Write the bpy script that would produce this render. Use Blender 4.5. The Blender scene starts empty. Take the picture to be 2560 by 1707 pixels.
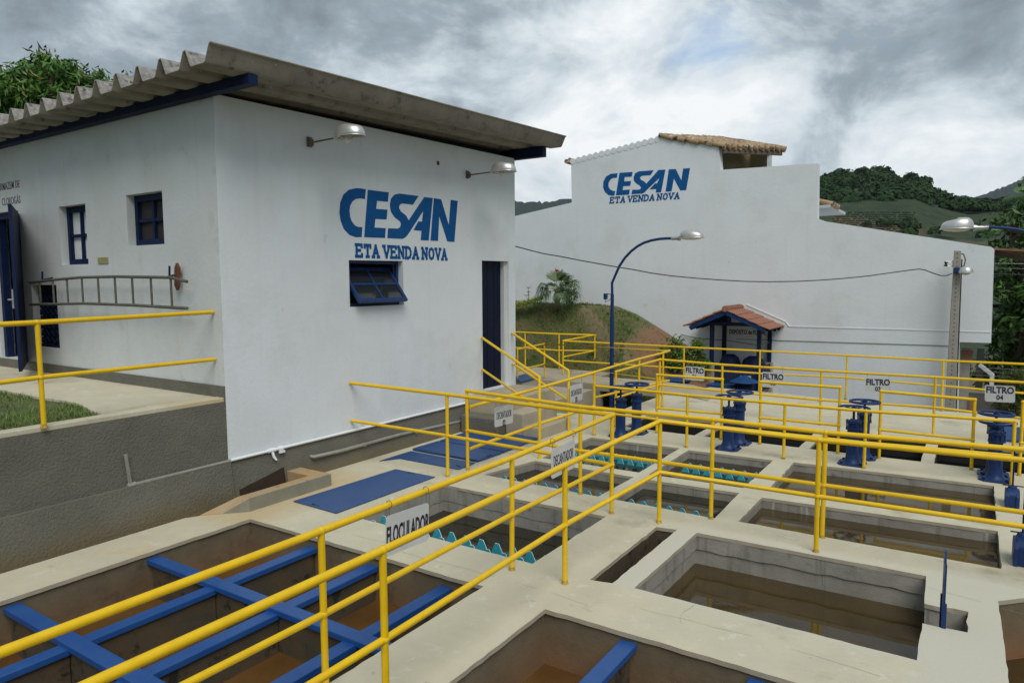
import bpy, bmesh, math, random
from mathutils import Vector, Matrix
from mathutils.geometry import delaunay_2d_cdt
R=math.radians; rnd=random.Random(7)
sc=bpy.context.scene; C=sc.collection
# ---------------------------------------------------------------- camera
F=1755.946; PIT=-0.0863145; YAW=0.5841169; ROL=-0.0054904; H=2.49965
_f=Vector((-math.sin(YAW),math.cos(YAW),0)); _r=Vector((math.cos(YAW),math.sin(YAW),0)); _u=Vector((0,0,1))
cf=_f*math.cos(PIT)+_u*math.sin(PIT); cu0=_u*math.cos(PIT)-_f*math.sin(PIT)
cr=_r*math.cos(ROL)+cu0*math.sin(ROL); cu=cu0*math.cos(ROL)-_r*math.sin(ROL)
CAM=Vector((0,0,H))
cd=bpy.data.cameras.new('camera'); co=bpy.data.objects.new('camera',cd); C.objects.link(co); sc.camera=co
cd.sensor_width=36; cd.lens=F/2560*36; cd.clip_start=.05; cd.clip_end=6000
co.matrix_world=Matrix(((cr.x,cu.x,-cf.x,0),(cr.y,cu.y,-cf.y,0),(cr.z,cu.z,-cf.z,H),(0,0,0,1)))
# ---------------------------------------------------------------- light
SUN_EL=R(52); SUN_AZ=R(133)    # azimuth measured clockwise from +Y
sun=bpy.data.lights.new('sun','SUN'); sun.energy=2.2; sun.angle=R(38); sun.color=(1,.965,.91)
so=bpy.data.objects.new('sun',sun); C.objects.link(so)
sd=Vector((math.sin(SUN_AZ)*math.cos(SUN_EL),math.cos(SUN_AZ)*math.cos(SUN_EL),math.sin(SUN_EL)))
so.rotation_euler=sd.to_track_quat('Z','Y').to_euler()
sc.view_settings.view_transform='Standard'; sc.view_settings.look='None'
sc.view_settings.exposure=.02; sc.view_settings.gamma=1
def ray(px,py): return (cf+cr*((px-1280)/F)+cu*((853.5-py)/F))
# photogrammetry helpers: a pixel of the 2560x1707 survey photo met with a real plane of the place
def zp(px,py,z=0.): d=ray(px,py); return CAM+d*((z-H)/d.z)
def xp(px,py,x): d=ray(px,py); return CAM+d*(x/d.x)
def yp(px,py,y): d=ray(px,py); return CAM+d*(y/d.y)
def vp(px,py,a,b):   # vertical plane through a and b
    n=Vector((b[1]-a[1],a[0]-b[0],0)); d=ray(px,py); A=Vector((a[0],a[1],H)); return CAM+d*((A-CAM).dot(n)/d.dot(n))
def ztop(p,py):
    t=(853.5-py)/F; q=Vector((p[0],p[1],0)); return H+(t*q.dot(cf)-q.dot(cu))/(cu.z-t*cf.z)
def make_world():
    w=bpy.data.worlds.new('World'); sc.world=w; w.use_nodes=True; nt=w.node_tree; n=nt.nodes; L=nt.links
    for x in list(n): n.remove(x)
    out=n.new('ShaderNodeOutputWorld'); sky=n.new('ShaderNodeTexSky'); sky.sky_type='NISHITA'; sky.sun_disc=False
    sky.sun_elevation=SUN_EL; sky.sun_rotation=SUN_AZ
    b1=n.new('ShaderNodeBackground'); L.new(sky.outputs[0],b1.inputs[0]); b1.inputs[1].default_value=.2
    tc=n.new('ShaderNodeTexCoord'); nm=n.new('ShaderNodeVectorMath'); nm.operation='NORMALIZE'; L.new(tc.outputs['Generated'],nm.inputs[0])
    sp=n.new('ShaderNodeSeparateXYZ'); L.new(nm.outputs[0],sp.inputs[0])
    def M(op,a,b=None,c=None):
        m=n.new('ShaderNodeMath'); m.operation=op
        for i,v in enumerate((a,b,c)):
            if v is None: continue
            if isinstance(v,(int,float)): m.inputs[i].default_value=v
            else: L.new(v,m.inputs[i])
        return m.outputs[0]
    cb=n.new('ShaderNodeCombineXYZ'); L.new(sp.outputs[0],cb.inputs[0]); L.new(sp.outputs[1],cb.inputs[1]); L.new(M('MULTIPLY',sp.outputs[2],1.55),cb.inputs[2])
    def noise(scale,det,rough,off=(0,0,0),dist=0.):
        mp=n.new('ShaderNodeMapping'); mp.inputs['Location'].default_value=off; L.new(cb.outputs[0],mp.inputs[0])
        t=n.new('ShaderNodeTexNoise'); t.inputs['Scale'].default_value=scale; t.inputs['Detail'].default_value=det; t.inputs['Roughness'].default_value=rough; t.inputs['Distortion'].default_value=dist
        L.new(mp.outputs[0],t.inputs['Vector']); return t.outputs['Fac']
    def lobe(px,py,k):     # broad patch of the real sky round one direction
        d=ray(px,py).normalized(); v=n.new('ShaderNodeVectorMath'); v.operation='DOT_PRODUCT'; L.new(nm.outputs[0],v.inputs[0]); v.inputs[1].default_value=d
        return M('POWER',M('MAXIMUM',v.outputs['Value'],0.),k)
    n1=noise(2.6,7,.50,(3.1,1.7,.6),.15); n2=noise(6.5,11,.60,(7.3,2.2,.3),.3)
    blue=lobe(1780,120,170); blue2=lobe(2230,60,260)
    bl=M('ADD',M('MULTIPLY',blue,.42),M('MULTIPLY',blue2,.35))
    cov=M('SUBTRACT',M('ADD',n2,M('MULTIPLY',n1,.5)),bl)       # cloud cover
    r=n.new('ShaderNodeValToRGB'); L.new(cov,r.inputs[0]); r.color_ramp.elements[0].position=-.0; r.color_ramp.elements[1].position=.34
    br=M('ADD',M('MULTIPLY',M('SUBTRACT',n1,.5),1.5),M('MULTIPLY',M('SUBTRACT',n2,.5),1.7))
    br=M('ADD',br,M('MULTIPLY',lobe(1680,330,9),.50)); br=M('ADD',br,M('MULTIPLY',lobe(2430,440,130),.25)); br=M('ADD',br,M('MULTIPLY',lobe(1850,120,60),.12))
    br=M('SUBTRACT',br,M('MULTIPLY',lobe(150,150,6),.10)); br=M('SUBTRACT',br,M('MULTIPLY',lobe(2330,150,70),.36)); br=M('SUBTRACT',br,M('MULTIPLY',lobe(1080,60,60),.18))
    br=M('ADD',br,.35)
    r2=n.new('ShaderNodeValToRGB'); L.new(br,r2.inputs[0]); e=r2.color_ramp.elements
    e[0].position=0.; e[0].color=(.19,.235,.275,1); e[1].position=1.; e[1].color=(.95,.98,1,1)
    m=e.new(.35); m.color=(.33,.40,.455,1); m=e.new(.66); m.color=(.66,.74,.79,1)
    b2=n.new('ShaderNodeBackground'); L.new(r2.outputs[0],b2.inputs[0]); b2.inputs[1].default_value=1.0
    mx=n.new('ShaderNodeMixShader'); L.new(r.outputs[0],mx.inputs[0]); L.new(b1.outputs[0],mx.inputs[1]); L.new(b2.outputs[0],mx.inputs[2]); L.new(mx.outputs[0],out.inputs[0])
make_world()
# ---------------------------------------------------------------- materials
MATS={}
def mat(name,col,col2=None,rough=.7,scale=6.,bump=0.,bscale=None,metal=0.,detail=6,lo=.35,hi=.7,spec=.5,stain=None,spots=None,zones=None,streak=None,coords='Object'):
    if name in MATS: return MATS[name]
    m=bpy.data.materials.new(name); m.use_nodes=True; nt=m.node_tree; n=nt.nodes; L=nt.links; b=n['Principled BSDF']
    b.inputs['Roughness'].default_value=rough; b.inputs['Metallic'].default_value=metal; b.inputs['Specular IOR Level'].default_value=spec
    g=n.new('ShaderNodeNewGeometry'); vec=g.outputs['Position']
    def noise(s,d=6,r=.6):
        t=n.new('ShaderNodeTexNoise'); t.inputs['Scale'].default_value=s; t.inputs['Detail'].default_value=d; t.inputs['Roughness'].default_value=r; L.new(vec,t.inputs['Vector']); return t.outputs['Fac']
    def ramp(f,a,bb):
        r=n.new('ShaderNodeMapRange'); r.inputs[1].default_value=a; r.inputs[2].default_value=bb; r.clamp=True; L.new(f,r.inputs[0]); return r.outputs[0]
    def mix(f,a,bb):
        x=n.new('ShaderNodeMix'); x.data_type='RGBA'; L.new(f,x.inputs[0])
        for i,v in ((6,a),(7,bb)):
            if isinstance(v,tuple): x.inputs[i].default_value=(*v,1)
            else: L.new(v,x.inputs[i])
        return x.outputs[2]
    c=col
    if col2: c=mix(ramp(noise(scale,detail),lo,hi),col,col2)
    if spots:   # (colour, scale, threshold, softness)
        for (sc_,ss,th,so_) in spots: c=mix(ramp(noise(ss,5,.65),th,th+so_),c,sc_)
    for (kc,th,so_) in (streak or []):   # dried rain runs: noise stretched down the wall
        mp=n.new('ShaderNodeMapping'); mp.inputs['Scale'].default_value=(7,7,.45); L.new(vec,mp.inputs[0]); t=n.new('ShaderNodeTexNoise'); t.inputs['Scale'].default_value=1.; t.inputs['Detail'].default_value=7; t.inputs['Roughness'].default_value=.6; L.new(mp.outputs[0],t.inputs['Vector']); c=mix(ramp(t.outputs['Fac'],th,th+so_),c,kc)
    for (cx_,cy_,hx_,hy_,so_,zc) in (zones or []):   # worn patch with a place of its own
        s=n.new('ShaderNodeSeparateXYZ'); L.new(vec,s.inputs[0])
        def mm(op,a,b):
            k=n.new('ShaderNodeMath'); k.operation=op
            for i,v in enumerate((a,b)):
                if v is None: continue
                if isinstance(v,(int,float)): k.inputs[i].default_value=v
                else: L.new(v,k.inputs[i])
            return k.outputs[0]
        dx=mm('SUBTRACT',mm('ABSOLUTE',mm('SUBTRACT',s.outputs[0],cx_),None),hx_); dy=mm('SUBTRACT',mm('ABSOLUTE',mm('SUBTRACT',s.outputs[1],cy_),None),hy_)
        d=mm('ADD',mm('MAXIMUM',dx,dy),mm('MULTIPLY',mm('SUBTRACT',noise(4.,8,.75),.5),so_*5))
        r=n.new('ShaderNodeMapRange'); r.inputs[1].default_value=so_; r.inputs[2].default_value=-so_; r.clamp=True; L.new(d,r.inputs[0]); c=mix(r.outputs[0],c,zc)
    if stain:   # (colour, z_low, z_high, amount): deposit left below a water line
        s=n.new('ShaderNodeSeparateXYZ'); L.new(vec,s.inputs[0]); a=n.new('ShaderNodeMath'); a.operation='MULTIPLY_ADD'
        L.new(noise(2.2,6,.65),a.inputs[0]); a.inputs[1].default_value=stain[3]; L.new(s.outputs[2],a.inputs[2])
        r=n.new('ShaderNodeMapRange'); r.inputs[1].default_value=stain[1]+stain[3]/2; r.inputs[2].default_value=stain[2]+stain[3]/2; r.clamp=True; L.new(a.outputs[0],r.inputs[0])
        c=mix(r.outputs[0],stain[0],c)
    if isinstance(c,tuple): b.inputs['Base Color'].default_value=(*c,1)
    else: L.new(c,b.inputs['Base Color'])
    if bump:
        bp=n.new('ShaderNodeBump'); bp.inputs['Strength'].default_value=1; bp.inputs['Distance'].default_value=bump; L.new(noise(bscale or scale*4,6,.65),bp.inputs['Height']); L.new(bp.outputs[0],b.inputs['Normal'])
    MATS[name]=m; return m
def water(name,col,rough=.03,ws=6.):
    m=mat(name,col,tuple(x*.6 for x in col),rough,scale=1.5,bump=.00035,bscale=ws,spec=(.12 if name=='filter water' else .5)); m.node_tree.nodes['Principled BSDF'].inputs['IOR'].default_value=1.5; return m
DECK=mat('deck paint',(.575,.53,.39),(.50,.465,.345),.85,scale=2.1,bump=.003,bscale=38,spots=[((.60,.58,.48),5.5,.58,.10),((.36,.33,.24),7,.64,.10),((.385,.345,.24),1.1,.57,.12),((.24,.21,.15),26,.70,.05),((.55,.43,.24),1.3,.62,.14)],zones=[(-1.05,5.95,1.42,.84,.10,(.545,.525,.43)),(.15,5.75,.33,1.2,.12,(.54,.52,.42)),(-6.75,5.3,.6,1.0,.2,(.52,.42,.25))])
DECKW=mat('worn deck paint',(.56,.55,.46),(.46,.44,.35),.85,scale=5,bump=.004,bscale=30,spots=[((.66,.66,.60),12,.56,.08),((.33,.31,.25),16,.68,.06)])
RAW=mat('raw concrete',(.32,.305,.265),(.22,.21,.18),.85,scale=3.2,bump=.005,bscale=22,spots=[((.09,.085,.07),4,.62,.12),((.38,.37,.34),14,.66,.05)],streak=[((.13,.12,.095),.54,.16),((.42,.41,.37),.62,.08)])
BEIGE=mat('beige concrete',(.42,.37,.27),(.34,.30,.22),.85,scale=3,bump=.003,bscale=25,spots=[((.24,.20,.14),6,.66,.1)])
GREYP=mat('grey rough plaster',(.165,.158,.125),(.13,.125,.10),.9,scale=2.5,bump=.02,bscale=38,stain=((.16,.115,.045),-.15,.22,.25),spots=[((.24,.225,.19),20,.68,.08)])
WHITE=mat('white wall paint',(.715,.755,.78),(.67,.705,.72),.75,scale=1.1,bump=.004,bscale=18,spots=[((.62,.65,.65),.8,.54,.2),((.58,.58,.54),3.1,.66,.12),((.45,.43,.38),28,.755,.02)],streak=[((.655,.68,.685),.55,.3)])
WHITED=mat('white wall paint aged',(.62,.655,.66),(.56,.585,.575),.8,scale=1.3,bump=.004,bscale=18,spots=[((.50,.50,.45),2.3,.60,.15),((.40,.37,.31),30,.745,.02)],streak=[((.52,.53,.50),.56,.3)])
WHITEP=mat('white gloss paint',(.8,.82,.82),None,.35)
BLUEW=mat('painted sign blue',(.007,.082,.26),(.010,.10,.285),.85,scale=5,spec=.15,spots=[((.03,.12,.28),3,.6,.15)])
BLUE=mat('blue enamel',(.008,.030,.115),(.011,.038,.135),.42,scale=9,spec=.3,bump=.0012,bscale=40)
BLUED=mat('dark blue wood',(.006,.017,.065),(.004,.010,.04),.6,scale=8,spec=.2)
BLUEP=mat('blue steel plate',(.014,.062,.205),(.022,.075,.20),.42,scale=2.5,bump=.001,bscale=30,spots=[((.09,.15,.24),3.,.62,.2),((.15,.10,.05),26,.72,.03)])
BLUEB=mat('bright blue beam paint',(.012,.070,.26),(.018,.085,.27),.38,scale=5,bump=.0015,bscale=35,spots=[((.25,.27,.30),30,.73,.03)])
YEL=mat('yellow enamel',(.82,.53,.003),(.74,.455,.003),.42,scale=10,bump=.0006,bscale=60,spots=[((.22,.10,.02),45,.745,.02)])
TEAL=mat('teal fibreglass',(.035,.34,.45),(.06,.38,.44),.5,scale=9); TEALE=mat('fibreglass cut edge',(.6,.8,.82),None,.6)
ROOF=mat('fibre cement sheet',(.30,.27,.22),(.20,.18,.15),.9,scale=3.5,bump=.004,bscale=30,spots=[((.10,.09,.08),7,.58,.12),((.42,.40,.36),16,.64,.06)])
ROOFT=mat('lichen fibre cement',(.34,.33,.31),(.16,.15,.14),.95,scale=22,bump=.005,bscale=40,spots=[((.06,.055,.05),12,.56,.1)])
TILE=mat('clay tile',(.30,.135,.08),(.22,.10,.065),.75,scale=9,bump=.003,spots=[((.18,.09,.06),12,.66,.08)])
TILEO=mat('old clay tile',(.42,.30,.17),(.26,.17,.10),.9,scale=12,bump=.006,spots=[((.06,.05,.04),6,.55,.06),((.62,.56,.42),9,.58,.06)])
STEEL=mat('galvanised steel',(.5,.51,.50),(.38,.39,.38),.35,scale=18,metal=.75); ALU=mat('lamp aluminium',(.62,.62,.60),(.5,.5,.49),.36,scale=8,metal=.6)
RUST=mat('rusty iron',(.10,.055,.035),(.20,.16,.13),.8,scale=14); GLASSW=mat('lamp bowl',(.72,.70,.62),None,.2)
LADDER=mat('weathered wood rail',(.075,.075,.06),(.13,.125,.10),.8,scale=20); BROWN=mat('brown board',(.14,.05,.02),None,.7)
BLACK=mat('black rubber',(.012,.012,.014),None,.5); FADED=mat('faded black lettering',(.10,.10,.105),(.2,.2,.2),.8,scale=20)
INK=mat('black sign paint',(.012,.014,.03),None,.6)
DARK=mat('dark interior',(.02,.02,.022),(.035,.03,.026),.9,scale=3); INT=mat('interior wall',(.5,.52,.52),None,.9); INTY=mat('yellowish plaster',(.30,.24,.12),(.22,.17,.09),.9,scale=2)
SIGN=mat('sign sheet',(.60,.61,.61),(.53,.54,.54),.45,scale=7)
PIPEG=mat('grey painted pipe',(.30,.295,.255),(.24,.235,.20),.55,scale=10)
STAINW=mat('stained tank wall',(.165,.14,.09),(.11,.08,.045),.8,scale=2.2,bump=.004,bscale=22,stain=((.26,.10,.03),-.85,-.12,.6),spots=[((.045,.04,.03),2.6,.60,.12),((.26,.22,.16),24,.71,.04)])
STAIND=mat('dark slimed concrete',(.06,.053,.036),(.10,.065,.033),.7,scale=4,bump=.004,stain=((.22,.10,.04),-.95,-.40,.5),spots=[((.02,.018,.014),5,.56,.08)])
RUSTC=mat('rust stained concrete',(.42,.26,.11),(.36,.30,.20),.85,scale=2.5,bump=.003,bscale=25,spots=[((.20,.09,.03),6,.6,.12)])
WATB=water('brown water',(.068,.046,.017)); WATD=water('dark settled water',(.022,.021,.012)); WATK=water('filter water',(.003,.004,.004),.6); WATF=water('flocculation water',(.15,.075,.022),.06)
GRASS=mat('grass ground',(.07,.10,.025),(.12,.115,.045),.95,scale=3.5,bump=.02,bscale=18,spots=[((.16,.085,.045),1.6,.60,.1),((.045,.085,.018),5,.56,.1),((.22,.19,.10),9,.66,.06)])
DOORB=mat('door blue black',(.003,.007,.028),(.002,.005,.02),.6,scale=8,spec=.2)
DIRT=mat('bare red soil',(.20,.095,.045),(.14,.07,.035),.95,scale=4,bump=.02,bscale=20)
BLADE=mat('grass blades',(.10,.235,.03),(.17,.21,.05),.7,scale=9); BLADED=mat('dry grass blades',(.16,.14,.06),(.08,.11,.03),.8,scale=5)
LEAF=mat('mango leaves',(.045,.14,.014),(.09,.19,.02),.5,scale=3); LEAFY=mat('young leaves',(.16,.16,.02),(.09,.13,.02),.5,scale=4)
LEAFD=mat('dark hedge leaves',(.030,.078,.012),(.06,.125,.022),.5,scale=2.5); BARK=mat('bark',(.07,.05,.035),(.11,.085,.06),.9,scale=12,bump=.01)
PALM=mat('palm leaflets',(.03,.08,.012),(.07,.12,.025),.5,scale=6); LIME=mat('lime ground cover',(.26,.30,.02),(.18,.24,.02),.6,scale=20); RED=mat('red petals',(.5,.01,.012),None,.5)
FOREST=mat('far forest leaves',(.010,.034,.007),(.022,.060,.010),1.,scale=.12,detail=3); HILLG=mat('hill pasture',(.016,.036,.009),(.026,.045,.012),.95,scale=.08,bump=.5,bscale=.4,spots=[((.075,.065,.028),.03,.60,.08),((.010,.026,.008),.11,.52,.06),((.045,.075,.018),.2,.60,.06)],zones=[((CAM+ray(2190,552)*348).x,(CAM+ray(2190,552)*348).y,20,14,3,(.085,.062,.03))])
FARM=mat('far mountain forest',(.010,.026,.026),(.016,.034,.030),.95,scale=.02,bump=6,bscale=.03)  # bluish tint puts some distance haze into the forest colour
COFFEE=mat('coffee bushes',(.012,.03,.012),(.02,.045,.015),.8,scale=.5)
CARP=mat('white car paint',(.75,.77,.78),None,.2); CGL=mat('car glass',(.015,.02,.025),None,.05); ASPH=mat('street asphalt',(.06,.06,.058),(.045,.045,.045),.9,scale=8)
POLEC=mat('pole concrete',(.33,.31,.27),(.27,.25,.22),.85,scale=8,bump=.002); HEXW=mat('wire mesh',(.4,.4,.4),None,.5,metal=.5)
LIGHTD=mat('board wood',(.13,.10,.075),(.09,.07,.05),.85,scale=6)
# ---------------------------------------------------------------- mesh builder
class MB:
    def __init__(s): s.v=[]; s.f=[]; s.mi=[]; s.cur=0
    def add(s,vs,fs):
        o=len(s.v); s.v+= [tuple(x) for x in vs]; s.f+=[tuple(i+o for i in f) for f in fs]; s.mi+=[s.cur]*len(fs); return s
    def box(s,a,b):
        x0,y0,z0=[min(p,q) for p,q in zip(a,b)]; x1,y1,z1=[max(p,q) for p,q in zip(a,b)]
        return s.add([(x0,y0,z0),(x1,y0,z0),(x1,y1,z0),(x0,y1,z0),(x0,y0,z1),(x1,y0,z1),(x1,y1,z1),(x0,y1,z1)],[(0,3,2,1),(4,5,6,7),(0,1,5,4),(1,2,6,5),(2,3,7,6),(3,0,4,7)])
    def obox(s,p,q,w,h,up=Vector((0,0,1)),off=0):   # bar from p to q
        p=Vector(p); q=Vector(q); d=(q-p).normalized(); sx=d.cross(up).normalized(); u=sx.cross(d).normalized()
        vs=[]
        for c in (p,q):
            for a,b in ((-1,-1),(1,-1),(1,1),(-1,1)): vs.append(c+sx*(a*w/2)+u*(b*h/2+off))
        return s.add(vs,[(3,2,1,0),(4,5,6,7),(0,1,5,4),(1,2,6,5),(2,3,7,6),(3,0,4,7)])
    def prism(s,loop,vec):
        n=len(loop); vec=Vector(vec); vs=[Vector(p) for p in loop]; vs+=[p+vec for p in vs]
        return s.add(vs,[tuple(range(n))[::-1],tuple(range(n,2*n))]+[(i,(i+1)%n,(i+1)%n+n,i+n) for i in range(n)])
    def quad(s,*p): return s.add(p,[tuple(range(len(p)))])
    def tube(s,pts,r,n=10,caps=True):
        pts=[Vector(p) for p in pts]; rs=r if isinstance(r,(list,tuple)) else [r]*len(pts); vs=[]; fs=[]
        d0=(pts[1]-pts[0]).normalized(); up=Vector((0,0,1)) if abs(d0.z)<.9 else Vector((0,1,0)); nx=d0.cross(up).normalized()
        for i,p in enumerate(pts):
            da=(pts[i]-pts[i-1]).normalized() if i else None; db=(pts[i+1]-pts[i]).normalized() if i<len(pts)-1 else None
            if da and db: t=(da+db); t=t.normalized() if t.length>1e-4 else da; k=1/max(.35,t.dot(da))
            else: t=da or db; k=1
            nx=(nx-t*nx.dot(t)).normalized(); ny=t.cross(nx)
            # keep radius along the mitre
            m=None
            if da and db and k>1.02:
                ax=(db-da); m=(ax-t*ax.dot(t)).normalized() if ax.length>1e-4 else None
            for j in range(n):
                a=2*math.pi*j/n; o=nx*math.cos(a)+ny*math.sin(a)
                if m: o=o+m*(o.dot(m)*(k-1))
                vs.append(p+o*rs[i])
        for i in range(len(pts)-1):
            for j in range(n): a=i*n+j; b=i*n+(j+1)%n; fs.append((a,b,b+n,a+n))
        if caps: fs.append(tuple(range(n))[::-1]); fs.append(tuple(range((len(pts)-1)*n,len(pts)*n)))
        return s.add(vs,fs)
    def cyl(s,c,r,h,n=16,r2=None): c=Vector(c); return s.tube([c,c+Vector((0,0,h))],[r,r if r2 is None else r2],n)
    def lathe(s,c,prof,n=20,ax='z'):
        c=Vector(c); vs=[]; fs=[]
        for (r,z) in prof:
            for j in range(n):
                a=2*math.pi*j/n; p=(r*math.cos(a),r*math.sin(a),z)
                if ax=='x': p=(z,p[0],p[1])
                if ax=='y': p=(p[0],z,p[1])
                vs.append(c+Vector(p))
        for i in range(len(prof)-1):
            for j in range(n): a=i*n+j; b=i*n+(j+1)%n; fs.append((a,b,b+n,a+n))
        fs.append(tuple(range(n))[::-1]); fs.append(tuple(range((len(prof)-1)*n,len(prof)*n)))
        return s.add(vs,fs)
def obj(name,mb,m,parent=None,label=None,cat=None,group=None,kind=None,smooth=None,bevel=0,solid=0):
    me=bpy.data.meshes.new(name); me.from_pydata(mb.v,[],mb.f)
    ms=m if isinstance(m,(list,tuple)) else [m]
    for x in ms: me.materials.append(x)
    if len(ms)>1: me.polygons.foreach_set('material_index',mb.mi)
    me.validate(); me.update(); o=bpy.data.objects.new(name,me); C.objects.link(o)
    if smooth is not None:
        me.polygons.foreach_set('use_smooth',[True]*len(me.polygons))
        if smooth<3: 
            bm=bmesh.new(); bm.from_mesh(me)
            for e in bm.edges:
                if len(e.link_faces)==2 and e.calc_face_angle(0)>smooth: e.smooth=False
            bm.to_mesh(me); bm.free()
    if solid: md=o.modifiers.new('solid','SOLIDIFY'); md.thickness=abs(solid); md.offset=1 if solid>0 else -1
    if bevel: md=o.modifiers.new('bevel','BEVEL'); md.width=bevel; md.segments=2; md.limit_method='ANGLE'
    if parent: o.parent=parent
    return tag(o,label,cat,group,kind)
def tag(o,label=None,cat=None,group=None,kind=None):
    if label: o['label']=label
    if cat: o['category']=cat
    if group: o['group']=group
    if kind: o['kind']=kind
    return o
def thing(name,label,cat,group=None,loc=(0,0,0)):
    o=bpy.data.objects.new(name,None); C.objects.link(o); o.location=loc; o.empty_display_size=.2; return tag(o,label,cat,group)
def part(name,mb,m,parent,**k):
    """mesh given in world coordinates, put under a thing whose Empty may stand anywhere"""
    l=Vector(parent.location)
    if parent.parent: l=l+Vector(parent.parent.location)
    if l.length>0: mb.v=[(v[0]-l.x,v[1]-l.y,v[2]-l.z) for v in mb.v]
    return obj(name,mb,m,parent,**k)
def copy_thing(root,loc,label=None,group=None):
    r=root.copy(); C.objects.link(r); r.location=loc
    if label: r['label']=label
    if group: r['group']=group
    for ch in list(root.children):
        c=ch.copy(); C.objects.link(c); c.parent=r
        for g in ch.children:
            d=g.copy(); C.objects.link(d); d.parent=c
    return r
def plate(mb,outer,holes,to3,vec,side_mi=None,hole_mi=None,jit=0.):
    """flat plate with openings: outer/holes 2D loops, to3 maps 2D->3D, vec = thickness"""
    def dens(lp,jt):
        out=[]; n=len(lp)
        for i in range(n):
            a=Vector(lp[i]); b=Vector(lp[(i+1)%n]); L=(b-a).length; k=max(1,int(L/.09)) if jt else 1; nn=Vector((-(b-a).y,(b-a).x))/max(L,1e-6)
            for j in range(k):
                p=a+(b-a)*(j/k)
                if jt and j: p=p+nn*(rnd.gauss(0,jt) if rnd.random()>.06 else rnd.gauss(0,jt*3))
                out.append(p)
        return out
    loops=[dens(outer,0)]+[dens(h,jit) for h in holes]
    pts=[p for l in loops for p in l]; edges=[]; o=0
    for l in loops: edges+=[(o+i,o+(i+1)%len(l)) for i in range(len(l))]; o+=len(l)
    v2,e2,f2,*_=delaunay_2d_cdt(pts,edges,[],0,1e-5)
    def inside(p,lp):
        c=False; n=len(lp)
        for i in range(n):
            a=lp[i]; b=lp[i-1]
            if (a[1]>p[1])!=(b[1]>p[1]) and p[0]<(b[0]-a[0])*(p[1]-a[1])/(b[1]-a[1])+a[0]: c=not c
        return c
    fs=[]
    for f in f2:
        c=sum((v2[i] for i in f),Vector((0,0)))/len(f)
        if inside(c,loops[0]) and not any(inside(c,l) for l in loops[1:]): fs.append(tuple(f))
    vec=Vector(vec); P=[Vector(to3(*p)) for p in v2]
    # orient so that front faces look against vec
    if fs:
        a,b,c=[P[i] for i in fs[0][:3]]
        if (b-a).cross(c-a).dot(vec)>0: fs=[f[::-1] for f in fs]
    mb.cur=0; mb.add(P,fs); mb.cur=side_mi or 0; mb.add([p+vec for p in P],[f[::-1] for f in fs])
    for li,l in enumerate(loops):
        mb.cur=(side_mi or 0) if li==0 else (hole_mi if hole_mi is not None else (side_mi or 0))
        q=[Vector(to3(*p)) for p in l]; n=len(q)
        mb.add(q+[p+vec for p in q],[(i,(i+1)%n,(i+1)%n+n,i+n) for i in range(n)])
    mb.cur=0; return mb
def fixn(o):
    bm=bmesh.new(); bm.from_mesh(o.data); bmesh.ops.remove_doubles(bm,verts=bm.verts,dist=1e-5); bmesh.ops.recalc_face_normals(bm,faces=bm.faces); bm.to_mesh(o.data); bm.free(); return o
def text_mesh(name,s,size,frame,m,parent,bold=0.,xs=1.,depth=.0015,align='CENTER',**k):
    """flat painted lettering; frame = (origin, x axis, y axis) in the parent's space"""
    cu_=bpy.data.curves.new(name,'FONT'); cu_.body=s; cu_.size=size; cu_.align_x=align; cu_.offset=bold; cu_.extrude=depth; cu_.resolution_u=3
    t=bpy.data.objects.new(name,cu_); C.objects.link(t); dg=bpy.context.evaluated_depsgraph_get(); me=bpy.data.meshes.new_from_object(t.evaluated_get(dg)); C.objects.unlink(t); bpy.data.objects.remove(t)
    o3,ax,ay=[Vector(q) for q in frame]; az=ax.cross(ay)
    for v in me.vertices: v.co=o3+ax*(v.co.x*xs)+ay*v.co.y+az*v.co.z
    me.materials.clear(); me.materials.append(m); o=bpy.data.objects.new(name,me); C.objects.link(o); o.parent=parent; return o
#@@BODY
# ================================================================ ground, deck, basins
g=MB(); g.box((-900,-300,-4.6),(900,1500,-3.9)); obj('ground',g,HILLG,kind='structure')
g=MB(); g.box((-30,-6,-3.9),(9,19.6,-1.15)); obj('terrain',g,GRASS,kind='structure')
g=MB(); g.box((9,-6,-3.9),(60,60,-3.86)); g.box((-6,22.4,-3.9),(9,60,-3.861)); obj('street',g,ASPH,kind='structure')
w2=lambda *ps:[tuple(zp(*p)[:2]) for p in ps]
T1=[(-6.33,.7),(-3.28,.7),(-3.28,4.52),(-6.33,4.52)]
T2=[(-2.65,.7),(1.7,.7),(1.7,4.45),(-2.65,4.45)]
SL=w2((1474.6,1448.4),(1531,1457),(1693,1323.5),(1641,1316.4))
GG=w2((1586,1469),(2292,1649.5),(2315,1438.7),(1742.4,1331)); a_,b_,c_,d_=GG
nt=w2((2306,1557),(2419,1580),(2420.7,1528),(2311,1508))
GG=[a_,b_,nt[0],nt[1],nt[2],nt[3],c_,d_]
RB=[(.27,5.15),(2.6,5.15),(2.6,7.0),(.45,6.68),(.24,6.47)]
HH=w2((893,1293),(1331,1408.6),(1515,1290.5),(1108.5,1211))
A=w2((1209,1186),(1495.6,1240.5),(1585,1192),(1338,1151.5))
B=w2((1527.5,1246),(1787,1295),(1848,1231.6),(1609,1197))
CC=w2((1355,1144),(1597.7,1180.5),(1699.7,1120),(1478,1093))
D=w2((1621.6,1185),(1859,1219),(1932.4,1150),(1722,1124.8))
E_=w2((1846,1303),(2503,1421),(2494.6,1327),(1905,1243))
FF=w2((1916.5,1226.8),(2492.5,1309),(2485,1214),(1985,1155))
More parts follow.
